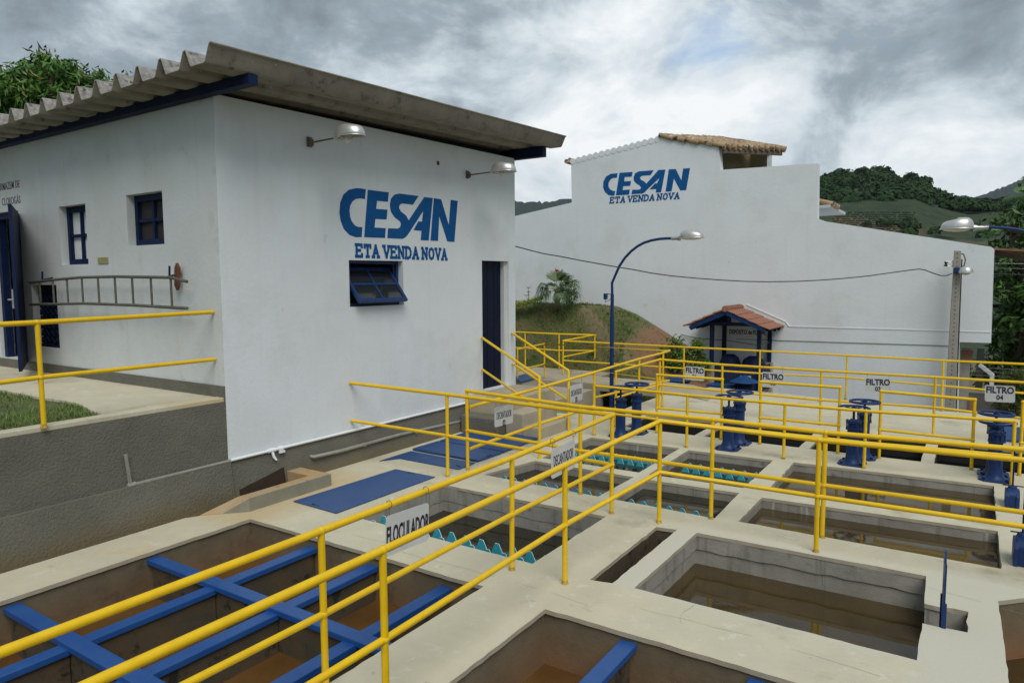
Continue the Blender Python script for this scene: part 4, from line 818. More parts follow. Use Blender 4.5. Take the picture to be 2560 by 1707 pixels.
q=yp(2380,676,PY-.12); m=MB(); m.box((PX-.05,PY-.15,q.z-.07),(PX+.06,PY-.07,q.z+.06)); part('junction_box',m,BLUE,up,bevel=.01)
lmp=thing('pole_lamp','small domed lamp fixed to the concrete utility pole','lamp',None,(PX,PY-.12,q.z)); lq=yp(2401,680,PY-.15); lq.x=PX+.17; m=MB(); m.lathe((lq.x,lq.y,lq.z),[(.14,-.02),(.135,.03),(.11,.09),(.05,.12),(.01,.125)],22); part('lamp_shade',m,ALU,lmp,smooth=.8); m=MB(); m.tube([(PX+.05,PY-.1,lq.z+.02),(lq.x-.1,lq.y,lq.z+.03)],.02,8); part('arm',m,ALU,lmp)
m=MB(); m.lathe((lq.x,lq.y,lq.z-.02),[(.01,-.05),(.06,-.035),(.10,0)],16); part('bulb',m,GLASSW,lmp,smooth=1)
obj('pole_conduit',tubeY([Vector((PX+dx_,PY,yp(2390,y_,PY).z)) for dx_,y_ in ((.04,634),(.11,636),(.15,650),(.13,664),(.09,668))],.012,8),LADDER,label='black curved conduit looping at the top of the utility pole',cat='cable',smooth=1)
obj('pole_cable',tubeY([(PX+.085,PY-.05,2.9),(PX+.1,PY-.06,1),(PX+.125,PY-.07,-1.1)],.012,6),BLACK,label='black cable running down the right side of the utility pole',cat='cable',smooth=1)
cb=[(1283,614.5),(1330,627),(1360,634.5),(1400,641),(1450,651),(1500,660),(1545,668),(1580,673.5),(1630,683),(1680,690),(1740,695.5),(1800,700),(1860,703.5),(1920,704.5),(1990,703.5),(2050,700.5),(2110,696),(2170,690),(2230,681.5),(2270,676),(2298,672.5),(2312,675),(2335,684),(2352,689),(2366,689),(2380,684)]
A_=(XW,10.97); B_=(PX-.02,PY-.1)
obj('overhead_cable',tubeY([vp(a,b,A_,B_) for a,b in cb],.011,6),BLACK,label='black cable sagging from the lettered building to the utility pole',cat='cable',smooth=1)
for k,(y0,y1) in enumerate(((659,660),(671,673),(685,689))):
    obj('power_line',tubeY([yp(2470,y0-.5,21),yp(2760,y1+2,21)],.008,6),STEEL,label='thin bare wire crossing the dark hedge at right, %s of three'%('highest','middle','lowest')[k],cat='wire',group='three wires before the hedge')
def lamp_head(t,c,d,L=.56,W=.17,Hh=.13,neck=.2):
    """lamp head starting at c (end of arm) along horizontal unit vector d"""
    d=Vector(d).normalized(); s=Vector((-d.y,d.x,0)); c=Vector(c)
    m=MB(); m.tube([c-d*.06,c+d*.06,c+d*neck],[.03,.034,.055],12); part('socket',m,STEEL,t,smooth=1)
    cc=c+d*(neck+L*.48)+Vector((0,0,.0)); m=MB(); vs=[];fs=[]; nr=8; ns=28
    for i in range(nr+1):
        ph=i/nr*math.pi/2
        for j in range(ns):
            th=2*math.pi*j/ns; k=math.cos(ph)**.42; x=L/2*math.cos(th)*k; y=W*math.sin(th)*k; z=Hh*math.sin(ph)*(1.05-.16*math.cos(th)); vs.append(cc+d*x+s*y+Vector((0,0,z)))
    for i in range(nr):
        for j in range(ns): a=i*ns+j; b=i*ns+(j+1)%ns; fs.append((a,b,b+ns,a+ns))
    m.add(vs,fs); part('lamp_shade',m,ALU,t,smooth=1.2,solid=-.004)
    m=MB(); m.tube([cc+d*(L/2*1.02*math.cos(k/28*6.2832))+s*(W*1.03*math.sin(k/28*6.2832)) for k in range(29)],.008,6); part('rim',m,ALU,t,smooth=1)
    m=MB(); vs=[]; fs=[]
    for i in range(4):
        ph=i/3*math.pi/2*.98
        for j in range(20): th=2*math.pi*j/20; k=math.cos(ph); vs.append(cc+d*(L/2*.9*math.cos(th)*k)+s*(W*.9*math.sin(th)*k)+Vector((0,0,-.045*math.sin(ph))))
    for i in range(3):
        for j in range(20): a=i*20+j; b=i*20+(j+1)%20; fs.append((a,b,b+20,a+20))
    m.add(vs,fs); part('lamp_glass',m,GLASSW,t,smooth=1)
lp=zp(1529,985,0); YL=lp.y; t=thing('street_lamp','blue goose-neck street lamp in front of the white wall, right of the planted bank','street lamp','blue goose-neck street lamps',(lp.x,YL,-1.15))
sl=yp(1530,793.6,YL).z; bd=yp(1530,707.5,YL); arc=[yp(a,b,YL) for a,b in ((1548,666),(1562,645),(1578,628),(1594,615.5),(1610,607),(1629,601),(1648.5,597.5),(1670,596),(1685,596.5))]
part('pole',tubeY([(lp.x,YL,-1.15),(lp.x,YL,sl)],.046,14),BLUE,t,smooth=1); part('upper_pole',tubeY([(lp.x,YL,sl-.01),(lp.x,YL,bd.z-.25)],.037,14),BLUE,t,smooth=1)
part('arm',tubeY([(lp.x,YL,bd.z-.3),(bd.x,YL,bd.z)]+arc,.028,12),BLUE,t,smooth=1)
lamp_head(t,arc[-1],(1,0,.0),L=.50,W=.15,Hh=.14,neck=.13)
m=MB(); q=yp(1514,741,YL); m.box((q.x-.035,YL-.04,q.z-.065),(q.x+.035,YL+.04,q.z+.065)); pc=part('control_box',m,BLUE,t,bevel=.006); m=MB(); m.tube([(q.x,YL,q.z+.05),(lp.x,YL,q.z+.05)],.01,6); m.tube([(q.x,YL,q.z-.06),(q.x-.01,YL,q.z-.12),(q.x+.06,YL,q.z-.10),(lp.x,YL,q.z-.02)],.006,6); part('box_wires',m,BLACK,t)
# second lamp, pole outside the frame
YM=12.2; a=yp(2459,569.5,YM); arc=[yp(x,y,YM) for x,y in ((2459,569.5),(2480,568.5),(2510,570),(2540,573.5),(2562,578),(2600,590),(2640,612),(2668,640),(2682,670))]
pxx=arc[-1].x+.02; t=thing('street_lamp','second blue street lamp, only head and arm reaching in from the right edge','street lamp','blue goose-neck street lamps',(pxx,YM,0))
part('arm',tubeY(arc+[(pxx,YM,arc[-1].z-.3)],.022,12),BLUE,t,smooth=1); part('pole',tubeY([(pxx,YM,0),(pxx,YM,arc[-1].z-.25)],.035,14),BLUE,t,smooth=1)
lamp_head(t,a,(-1,0,0),L=.42,W=.145,Hh=.135,neck=.12)
# ================================================================ blue valve columns
def valve(base,wheel_y,cap_y,lab,stem=True,rot=0):
    p=zp(base[0],base[1],0); zc=ztop(p,cap_y); zw=ztop(p,wheel_y); t=thing('valve_column',lab,'valve','blue handwheel valve columns',(p.x,p.y,0)); x,y=p.x,p.y
    m=MB(); 
    sq=[(.17,.11),(.11,.17),(-.11,.17),(-.17,.11),(-.17,-.11),(-.11,-.17),(.11,-.17),(.17,-.11)]; m.prism([(x+a,y+b,.0) for a,b in sq],(0,0,.022)); part('base_plate',m,BLUE,t,bevel=.005)
    for a,b in ((.12,.12),(-.12,.12),(.12,-.12),(-.12,-.12)): m=MB(); m.cyl((x+a,y+b,.02),.018,.025,6); part('bolt',m,BLUED,t)
    h=zc; m=MB(); m.lathe((x,y,0),[(.13,.021),(.108,.04),(.088,.08),(.076,.16),(.070,.3),(.066,h-.12),(.066,h-.105)],28)
    for k in range(4):
        a=k*math.pi/2+.6; dx,dy=math.cos(a),math.sin(a); m.obox((x+dx*.064,y+dy*.064,.05),(x+dx*.062,y+dy*.062,h-.13),.02,.03,up=Vector((dx,dy,0)))
    part('column',m,BLUE,t,smooth=.7)
    m=MB(); m.lathe((x,y,0),[(.067,h-.125),(.095,h-.12),(.095,h-.098),(.07,h-.09),(.07,h-.03),(.095,h-.026),(.095,h),(.05,h+.004),(.035,h+.02),(.02,h+.02)],24)
    for k in range(6): a=k*math.pi/3; m.cyl((x+.081*math.cos(a),y+.081*math.sin(a),h-.13),.009,.145,6)
    part('gearbox',m,BLUED if False else BLUE,t,smooth=.7)
    m=MB(); m.tube([(x,y,h),(x,y,zw+.03)],.016,10); part('stem',m,BLUED,t,smooth=1)
    m=MB(); rw_=.188; m.tube([(x+rw_*math.cos(k/40*6.28319),y+rw_*math.sin(k/40*6.28319),zw) for k in range(41)],.016,10); m.cyl((x,y,zw-.03),.033,.05,12)
    for k in range(4):
        a=rot+k*math.pi/2; m.obox((x+.025*math.cos(a),y+.025*math.sin(a),zw-.012),(x+rw_*.95*math.cos(a),y+rw_*.95*math.sin(a),zw),.028,.014)
    part('handwheel',m,BLUE,t,smooth=.8)
for b,wy,cy,lab,rt_ in (((1551,1090),969,996,'front column of the first pair of blue valves, left of the short railings',.3),((1591,1082),960,985,'rear column of the first pair of blue valves, its wheel against the walkway slab',.9),
 ((1820,1121.8),992,1019,'front column of the second pair of blue valves',.2),((1847,1108),980.3,1005,'rear column of the second pair of blue valves, with the higher wheel',.7),
 ((2130,1159),1019.6,1051,'front column of the third pair of blue valves, wheel crossed by a yellow rail',1.),((2157,1144),1004,1033,'rear column of the third pair of blue valves',.5),
 ((2486.6,1199),1055,1080,'front column of the last pair of blue valves near the right edge',.4),((2483,1186),1034,1061,'rear column of the last pair of blue valves near the right edge',.1)): valve(b,wy,cy,lab,rot=rt_)
# sluice valves lying in a row at the right edge
def gate_valve(px0,pyb,pyt,ps,lab):
    p=zp(px0,pyb,0); zt=ztop(p,pyt); zs=ztop(p,ps); x,y=p.x,p.y; t=thing('gate_valve',lab,'valve','flat blue gate valves at the right edge',(x,y,0))
    m=MB(); w,d=.045,.13; prof=[(-d,0),(-d,zt*.62),(-d*.75,zt*.80),(-d*.3,zt*.88),(d*.3,zt*.88),(d*.75,zt*.80),(d,zt*.62),(d,0)]
    m.prism([(x-w,y+a,b) for a,b in prof],(2*w,0,0)); part('housing',m,BLUE,t,bevel=.012)
    m=MB(); m.prism([(x-w-.02,y+a*1.12,b*.93) for a,b in prof],(.035,0,0)); m.prism([(x+w-.015,y+a*1.12,b*.93) for a,b in prof],(.035,0,0)); part('flange',m,BLUE,t,bevel=.006)
    m=MB(); m.lathe((x,y,zt*.86),[(.045,0),(.04,zt*.1),(.025,zt*.14)],14); part('bonnet',m,BLUE,t,smooth=.8)
    m=MB(); m.obox((x-.09,y-.01,zt*.985),(x+.1,y+.01,zt*.985),.012,.01); part('crossbar',m,BLACK,t)
    m=MB(); m.tube([(x,y,zt*.9),(x,y,zs)],.009,8); part('stem',m,BLUED,t)
gate_valve(2529,1262,1213,1128,'flat blue gate valve with thin stem, farther one at the right edge')
gate_valve(2553,1405,1330,1229,'flat blue gate valve with thin stem, nearer one at the right edge')
# thin gate in the notch
p=zp(2356,1562,-.02); t=thing('sluice_gate','thin upright blue sluice blade standing in the small notch','gate',None,(p.x,p.y,-.25)); x,y=p.x,p.y; z1=ztop(p,1402); z2=ztop(p,1375)
vd=Vector((x,y,0)).normalized(); sd_=Vector((-vd.y,vd.x,0))
fr_=Matrix.Rotation(R(4),3,'Z')@vd; m=MB(); P0=Vector((x,y,0)); m.obox(P0+Vector((0,0,-.25)),P0+Vector((0,0,z1)),.012,.17,up=fr_); m.obox(P0+Vector((0,0,-.25)),P0+Vector((0,0,.18)),.03,.02,up=fr_,off=.09); m.obox(P0+Vector((0,0,-.25)),P0+Vector((0,0,.18)),.03,.02,up=fr_,off=-.09); part('blade',m,BLUE,t)
m=MB(); m.obox(P0+Vector((0,0,z1-.02)),P0+Vector((0,0,z2)),.012,.035,up=fr_); part('handle',m,BLUEP,t)
# ================================================================ signs
def sign(P,lines,lab,rail_z,nrm,col=INK,r_=.012):
    """P = four 3D corners tl,tr,br,bl on a vertical plane"""
    c=(P[0]+P[1]+P[2]+P[3])/4; ax=(P[1]-P[0]); W=ax.length; ax.normalize(); Hh=((P[0]-P[3]).length+(P[1]-P[2]).length)/2; az=Vector(nrm); up_=az.cross(ax).normalized(); 
    t=thing('hanging_sign',lab,'sign','white sheet signs wired to the railings',c)
    m=MB(); hw,hh=W/2,Hh/2; k=.02; lp=[(-hw+k,-hh),(hw-k,-hh),(hw,-hh+k),(hw,hh-k),(hw-k,hh),(-hw+k,hh),(-hw,hh-k),(-hw,-hh+k)]
    m.prism([ax*a+up_*b-az*.002 for a,b in lp],az*.004); obj('sheet',m,SIGN,t)
    for (s,size,yo,xs,bold) in lines: text_mesh('lettering',s,size,(az*.003+up_*yo,ax,up_),col,t,bold=bold,xs=xs)
    for e in (-1,1):
        q=ax*(e*(hw-.03))+up_*hh; m=MB(); zr=rail_z-c.z; m.tube([q+Vector((0,0,-.015)),Vector((q.x,q.y,zr-.02))],.0022,5); 
        m.tube([Vector((q.x,q.y,zr))+az*(.026*math.cos(k/10*6.283))+Vector((0,0,.026*math.sin(k/10*6.283))) for k in range(11)],.0022,5); obj('wire',m,RUST,t)
X1=-3.19; zr1=1.03
P=[xp(964,1291,X1),xp(1071,1255.3,X1),xp(1071,1351.7,X1),xp(966,1389,X1)]; sign(P,[('FLOCULADOR',.165,-.055,.40,.004)],'hanging sign lettered FLOCULADOR on the long left walkway rail',zr1,(1,0,0))
P=[xp(1377.3,1124,X1),xp(1436.6,1097.2,X1),xp(1437.2,1167.3,X1),xp(1378.6,1198,X1)]; sign(P,[('DECANTADOR',.14,-.03,.39,.0),('01',.12,-.15,.6,.003)],'hanging sign DECANTADOR 01 on the walkway rail, number hidden behind a nearer rail',zr1,(1,0,0))
X2=E0[0]+.02
P=[xp(1236.5,1018.6,X2),xp(1282.4,1008.4,X2),xp(1281,1055,X2),xp(1237.8,1069.6,X2)]; sign(P,[('DECANTADOR',.14,-.035,.39,.0),('02',.12,-.15,.6,.003)],'hanging sign DECANTADOR 02 in front of the stairs',F1[3],(1,0,0))
P=[xp(1424.6,964.8,X2),xp(1455.9,956.5,X2),xp(1457,999.9,X2),xp(1424,1006.3,X2)]; sign(P,[('DECANTADOR',.14,-.035,.39,.0),('03',.12,-.15,.6,.003)],'hanging sign DECANTADOR 03 beside the grey pillar',f3n[3],(1,0,0))
for k,(cs,num) in enumerate((([(1712.9,914.8),(1762,918.7),(1760,951.2),(1711.6,949.3)],'01'),([(1905,929),(1961,932),(1960,970),(1905,967)],'02'),([(2163,946),(2227.7,947.7),(2227,981),(2163,979.6)],'03'),([(2463,962),(2539,965),(2537,1007),(2461,1002.4)],'04'))):
    yy=J1[1]; P=[yp(a,b,yy) for a,b in cs]; zr=(ztop(J1,927) if k else js.z); W=(P[1]-P[0]).length
    sign(P,[('FILTRO',.165*W/.46,.01,.80,.0045),(num,.125*W/.46,-.11*W/.46,.85,.003)],'hanging sign FILTRO %s on the railing behind the filters'%num,zr,(0,-1,0))
# ================================================================ blue cowls and lid behind the deck
for (ax_,ay,bw,lab) in ((1861.5,943,72,'blue cone shaped vent cowl in front of the kiosk'),(1694,938.5,68,'blue cone shaped vent cowl behind the raised walkway, below the sign lettered 01')):
    yy=16.7; q=yp(ax_,ay,yy); r=bw*.5*(q-CAM).dot(cf)/F; t=thing('vent_cowl',lab,'vent','blue cone cowls',(q.x,yy,-1.15)); m=MB(); q.z+=.05; m.lathe((q.x,yy,q.z),[(r,-.155),(r*.99,-.145),(.02,0)],32); part('cone_cap',m,BLUEP,t,smooth=.5,solid=0); m=MB(); m.cyl((q.x,yy,-1.15),r*.62,q.z+1.15-.16,24); part('drum',m,BLUED,t,smooth=.7)
a=yp(1770,958,16.75); b=yp(1828,972,16.5); t=thing('lidded_box','beige box with flat blue lid between the two cone cowls','box',None,((a.x+b.x)/2,16.9,-1.15)); m=MB(); m.box((a.x,16.6,a.z-.05),(b.x,17.05,a.z-.01)); part('lid',m,BLUEP,t); m=MB(); m.box((a.x+.05,16.65,-1.15),(b.x-.05,17.0,a.z-.051)); part('body',m,BEIGE,t)
# ================================================================ bank, ground behind
rid=[(-15,1.95),(-12,1.88),(-10.4,1.80),(-9.2,1.81),(-8.5,1.76),(-7.9,1.55),(-7.3,1.22),(-6.65,.85),(-6.0,.5),(-5.4,.05),(-4.9,-.4),(-4.3,-1.0),(-3,-1.2)]
def ridz(x):
    for a,b in zip(rid,rid[1:]):
        if a[0]<=x<=b[0]: t=(x-a[0])/(b[0]-a[0]); return a[1]+(b[1]-a[1])*t
    return rid[0][1] if x<-15 else -1.2
def sn(x,y): return math.sin(x*1.7+y*.9)*.5+math.sin(x*3.1-y*2.3+1)*.3+math.sin(x*6.3+y*5.1+2)*.2
def bankz(x,y):
    z1=ridz(x)-.0; foot=15.0 if x>-7.6 else 16.55; lo=-.25 if x<-7.6 else -.55
    top=17.55
    if x>-7.6: foot=14.9+min(1,(x+7.6))*.7
    t=min(1,max(0,(y-foot)/(top-foot))); s=t*t*(3-2*t); s=.35*t+.65*s
    lo=min(lo,z1); return lo+(z1-lo)*s+sn(x,y)*.06*math.sin(math.pi*min(1,t+.1))
mb=MB(); NX,NY=120,60; vs=[]
for j in range(NY+1):
    for i in range(NX+1): x=-15+10.9*i/NX; y=14.6+3.68*j/NY; vs.append((x,y,bankz(x,y)))
mb.add(vs,[(j*(NX+1)+i,j*(NX+1)+i+1,(j+1)*(NX+1)+i+1,(j+1)*(NX+1)+i) for j in range(NY) for i in range(NX)])
obj('bank',mb,mat('bank turf',(.095,.105,.038),(.14,.125,.052),.95,scale=2.3,bump=.03,bscale=14,spots=[((.19,.105,.05),1.1,.62,.06),((.045,.085,.018),2.1,.54,.08),((.26,.21,.13),7,.65,.08)],zones=[(-6.2,17.4,1.15,.95,.22,(.20,.11,.06))]),kind='structure',smooth=3)
mb=MB(); mdry=MB()
for i in range(26000):
    x=rnd.uniform(-13.2,-5.2); y=rnd.uniform(15.0,17.95)
    nz=sn(x*1.3,y*1.3)
    if nz>.35 and rnd.random()<.8: continue
    if x>-7.6 and y>16.7-(x+7.6)*.4 and rnd.random()<.93: continue
    z=bankz(x,y)-.01; h=rnd.uniform(.03,.10); a=rnd.uniform(0,6.28); w=.012; dx=math.cos(a)*w; dy=math.sin(a)*w
    (mb if rnd.random()<.55+nz*-.4 else mdry).add([(x-dx,y-dy,z),(x+dx,y+dy,z),(x+rnd.gauss(0,.03),y+rnd.gauss(0,.03)-.02,z+h)],[(0,1,2)])
obj('bank_grass',mb,BLADE,label='green grass tufts on the bank below the palm',cat='grass',kind='stuff'); obj('bank_dry_grass',mdry,BLADED,label='dry straw coloured tufts on the bank',cat='grass',kind='stuff')
# stone gutter running down the bank
g=MB(); 
pth=[(1450,768),(1476,795),(1500,822),(1520,850),(1545,882),(1570,905),(1600,925)]
pp=[]
for (a,b) in pth:
    best=None
    for k in range(200):
        y=15+3.2*k/200; q=yp(a,b,y); e=abs(q.z-bankz(q.x,y))
        if best is None or e<best[0]: best=(e,q)
    pp.append(best[1])
fine=[pp[0].lerp(pp[0],0)]
for a_,b_ in zip(pp,pp[1:]): fine+=[a_.lerp(b_,k/8) for k in range(1,9)]
vs=[]
for i,p in enumerate(fine):
    q=fine[min(i+1,len(fine)-1)]-fine[max(i-1,0)]; sd=Vector((-q.y,q.x,0)).normalized(); wv=.11+.035*math.sin(i*1.3)+rnd.uniform(-.02,.02); row=[]
    for e in (-1,-.33,.33,1): c_=p+sd*(wv*e); row.append((c_.x,c_.y,bankz(c_.x,c_.y)+.02+rnd.uniform(-.008,.01)*(abs(e)<.9)-(.03 if abs(e)>.9 else 0)))
    vs+=row
g.add(vs,[(i*4+k,i*4+k+1,i*4+k+5,i*4+k+4) for i in range(len(fine)-1) for k in range(3)])
obj('bank_gutter',g,mat('mossy stones',(.19,.15,.09),(.13,.12,.055),.95,scale=6,bump=.01),label='pale worn strip of soil and stones running down the grass bank',cat='gutter',smooth=3)
# ================================================================ foliage helper
def leafq(mb,c,sz,asp=.38,droop=.5):
    a=rnd.uniform(0,6.283); e=rnd.gauss(-droop,.45); d=Vector((math.cos(a)*math.cos(e),math.sin(a)*math.cos(e),math.sin(e))); s=d.cross(Vector((rnd.gauss(0,.5),rnd.gauss(0,.5),1))).normalized()*sz*asp*.5; n=s.cross(d).normalized()*sz*.12
    o=len(mb.v); mb.v+=[tuple(c),tuple(c+d*sz*.5+s+n*-1),tuple(c+d*sz),tuple(c+d*sz*.5-s+n*-1),tuple(c+d*sz*.5)]; mb.f+=[(o,o+1,o+4),(o+1,o+2,o+4),(o+2,o+3,o+4),(o+3,o,o+4)]; mb.mi+=[mb.cur]*4
def crown(mb,blobs,nper,sz,asp=.38,shell=.55,cl=9,droop=.5,young=.12):
    for (x,y,z,rx,ry,rz) in blobs:
        k=int(nper*(rx*ry*rz)**(2/3.))
        for i in range(max(3,k//cl)):
            v=Vector((rnd.gauss(0,1),rnd.gauss(0,1),rnd.gauss(0,1))).normalized()*(shell+(1-shell)*rnd.random()**.5); c=Vector((x+v.x*rx,y+v.y*ry,z+v.z*rz)); mb.cur=1 if rnd.random()<young else 0
            for j in range(cl): leafq(mb,c+Vector((rnd.gauss(0,sz*.35),rnd.gauss(0,sz*.35),rnd.gauss(0,sz*.3))),sz*rnd.uniform(.7,1.25),asp,droop)
    mb.cur=0
def limb(mb,a,b,r0,r1,wig=.1):
    a=Vector(a); b=Vector(b); n=5; L=(b-a).length; mb.tube([a.lerp(b,i/n)+(Vector((rnd.gauss(0,wig),rnd.gauss(0,wig),0))*L*.15 if 0<i<n else Vector()) for i in range(n+1)],[r0+(r1-r0)*i/n for i in range(n+1)],8)
def tree(name,lab,cat,base,blobs,nper,sz,mats,group=None,asp=.38,shell=.55,tr=.2,young=.12,droop=.5,core=None):
    t=thing(name,lab,cat,group,base); m=MB(); b=Vector(base); top=Vector(blobs[0][:3]); limb(m,b-Vector((0,0,.3)),top,tr,tr*.5)
    for q in blobs[1:]: limb(m,b.lerp(top,rnd.uniform(.35,.7)),q[:3],tr*.45,tr*.15)
    part('trunk',m,BARK,t,smooth=1); m=MB(); crown(m,blobs,nper,sz,asp,shell,young=young,droop=droop); part('crown',m,mats,t)
    return t
# mango trees behind the ribbed roof
def at(px,py,D): d=ray(px,py); return CAM+d*D
def blobpx(lst,D,dep=.8):
    out=[]
    for (px,py,r) in lst:
        dd=D+rnd.uniform(-1.5,1.5); q=at(px,py,dd); rr=r/F*dd; out.append((q.x,q.y,q.z,rr,rr*dep,rr*.85))
    return out
D=24; b1=blobpx([(110,235,95),(140,200,72),(105,165,42),(165,180,40),(185,215,48),(70,205,50),(60,270,80),(20,240,60),(25,195,40),(140,290,90),(200,260,50),(-60,260,110),(150,330,110),(20,350,110),(130,160,22),(175,165,20)],D)
q=at(100,500,D); tree('mango_tree','large mango tree rising behind the ribbed roof at the far left','tree',(q.x,q.y,-1.2),b1,1000,.34,[LEAF,LEAFY],asp=.27,tr=.35,young=.13,shell=.45,droop=.75)
b2=blobpx([(240,195,28),(265,225,40),(225,215,25),(320,190,12),(300,240,50),(330,215,16)],27); q=at(260,500,27); tree('mango_tree','small tuft of tree foliage behind the roof, right of the big mango tree','tree',(q.x,q.y,-1.2),b2,1000,.32,[LEAF,LEAFY],asp=.27,tr=.25,shell=.45,droop=.75)
# palm and plants on the bank
YP=17.3; pz=1.78
q=yp(1393,757,YP); pb_=Vector((q.x,YP,q.z))
t=thing('palm','low fan palm on top of the grass bank against the white wall','palm',None,pb_); m=MB(); m.tube([pb_+Vector((0,0,-.1)),pb_+Vector((.0,0,.15)),pb_+Vector((-.01,0,.34))],[.085,.07,.05],10)
for k in range(40): a=rnd.uniform(0,6.28); z=rnd.uniform(0,.32); p0_=pb_+Vector((math.cos(a)*.06,math.sin(a)*.06,z)); m.tube([p0_,p0_+Vector((math.cos(a)*.05,math.sin(a)*.05,.06))],[.012,.003],4)
part('trunk',m,BARK,t)
m=MB(); crownp=pb_+Vector((-.01,0,.36))
def fan(m,c,az,el,pet,L,n=22,spread=2.1,sag=.25):
    d=Vector((math.cos(az)*math.cos(el),math.sin(az)*math.cos(el),math.sin(el))); hub=c+d*pet; m.tube([c,c+d*pet*.5+Vector((0,0,.01)),hub],[.009,.008,.006],5)
    s=d.cross(Vector((0,0,1))).normalized(); u=s.cross(d)
    for i in range(n):
        a=-spread/2+spread*i/(n-1); dv=(d*math.cos(a)+s*math.sin(a)).normalized(); ll=L*(1-.25*abs(a)/spread*2)*rnd.uniform(.85,1.1)*1.12; w=.010
        p0=hub; p1=hub+dv*ll*.5+u*.02; p2=p1+dv*ll*.28+Vector((0,0,-sag*ll*.35)); p3=p2+dv*ll*.14+Vector((0,0,-sag*ll*.75)); sd=dv.cross(u).normalized()*w
        m.add([p0-sd*.4,p0+sd*.4,p1+sd,p1-sd,p2+sd*.7,p2-sd*.7,p3],[(0,1,2,3),(3,2,4,5),(5,4,6)])
for az,el,pet,L,sag in ((3.25,.38,.30,.42,1.2),(3.05,.12,.33,.45,1.5),(2.2,1.15,.25,.48,.15),(2.5,1.0,.28,.45,.2),(3.5,-.35,.22,.4,.8),(4.2,-.1,.2,.4,1.),(5.5,-.3,.2,.38,.9),(-.1,.75,.34,.46,.5),(.15,.45,.4,.46,.7),(-.2,.25,.42,.48,.8),(.3,-.05,.35,.45,.9),(6.,.95,.3,.45,.4),(.9,.6,.3,.4,.6),(1.6,1.2,.3,.42,.3),(-.35,-.25,.3,.4,.9),(4.7,.5,.2,.4,.7)): fan(m,crownp,az,el,pet,L,sag=sag)
part('fronds',m,[PALM,LEAFD],t)
q=yp(1415,757,YP+.2); bb=Vector((q.x,YP+.2,q.z)); t=thing('flowering_shrub','dark leafy shrub with one red flower behind the palm','shrub',None,bb); m=MB()
fl=yp(1392,676,YP+.2); limb(m,bb,fl+Vector((.02,0,-.06)),.014,.005,.1); limb(m,bb+Vector((.1,0,0)),yp(1417,690,YP+.2),.012,.004); limb(m,bb,bb+Vector((.25,0,.35)),.015,.006); limb(m,bb+Vector((.13,0,-.02)),bb+Vector((.12,0,.3)),.02,.01); part('stems',m,BARK,t)
m=MB(); crown(m,[(bb.x+.05,bb.y,bb.z+.42,.25,.15,.25),(bb.x+.15,bb.y,bb.z+.15,.2,.12,.14),(fl.x+.09,fl.y,fl.z-.12,.07,.05,.10)],12000,.085,young=0); part('leaves',m,[LEAFD,LEAF],t)
m=MB(); 
for k in range(7): a=k*.9; m.lathe((fl.x+.025*math.cos(a),fl.y+.02*math.sin(a),fl.z+.01*math.sin(k*2)),[(.005,-.025),(.03,-.01),(.03,.012),(.005,.025)],8)
part('flower',m,RED,t,smooth=1)
q=yp(1322,752,YP); bb=Vector((q.x,YP,q.z-.05)); t=thing('sapling','thin spiky sapling left of the palm on the bank','sapling',None,bb); m=MB(); m.tube([bb,bb+Vector((0,0,.28)),bb+Vector((-.02,0,.42))],[.012,.011,.006],6); m.tube([bb+Vector((-.03,0,0)),bb+Vector((-.07,0,.2))],[.008,.004],5); part('stem',m,BARK,t)
m=MB()
for c in (bb+Vector((-.02,0,.42)),bb+Vector((0,0,.3)),bb+Vector((-.07,0,.2))):
    for k in range(9): a=rnd.uniform(0,6.28); e=rnd.uniform(-.1,.9); d=Vector((math.cos(a)*math.cos(e),math.sin(a)*math.cos(e)*.6,math.sin(e))); s=Vector((0,0,.006)); m.add([c-s,c+s,c+d*.13+Vector((0,0,-.01))],[(0,1,2)])
part('leaves',m,PALM,t)
m=MB(); 
for i in range(1500):
    px=rnd.uniform(1284,1356); t_=(px-1284)/72; py=768-t_*22+rnd.uniform(-2,2); y=YP-.15+rnd.uniform(-.15,.15); q=yp(px,py,y); h=max(0,rnd.gauss(.03,.035)); leafq(m,Vector((q.x,y,q.z+h)),rnd.uniform(.03,.055),.55,0)
obj('ground_cover',m,LIME,label='lime yellow ground cover along the top of the bank at left',cat='ground cover',kind='stuff')
g=MB(); a=yp(1275,754,17.9); b=yp(1322,756,17.9); g.obox(a,b,.1,.02); g.obox(yp(1275,757.5,17.7),yp(1318,758,17.7),.1,.015); obj('kerb',g,WHITEP,label='white painted kerb beside the lime ground cover',cat='kerb')
# shrubs by the kiosk
for (lst,y,lab) in (([(1690,868,40),(1665,880,28),(1700,900,40),(1675,905,30)],16.8,'leafy green shrub at the foot of the bank, left of the kiosk'),([(1748,862,26),(1738,890,38),(1765,915,24),(1742,848,14)],16.9,'taller leafy shrub touching the left post of the kiosk')):
    bl=[]
    for (a,b,r) in lst: q=yp(a,b,y); rr=r*(q-CAM).dot(cf)/F; rr*=.78; bl.append((q.x,y,q.z,rr,rr*.6,rr))
    tree('shrub',lab,'shrub',(bl[0][0],y,-1.0),bl,7500,.085,[LEAF,LEAFY],group='shrubs beside the kiosk',tr=.02,young=.2,shell=.2,asp=.45)
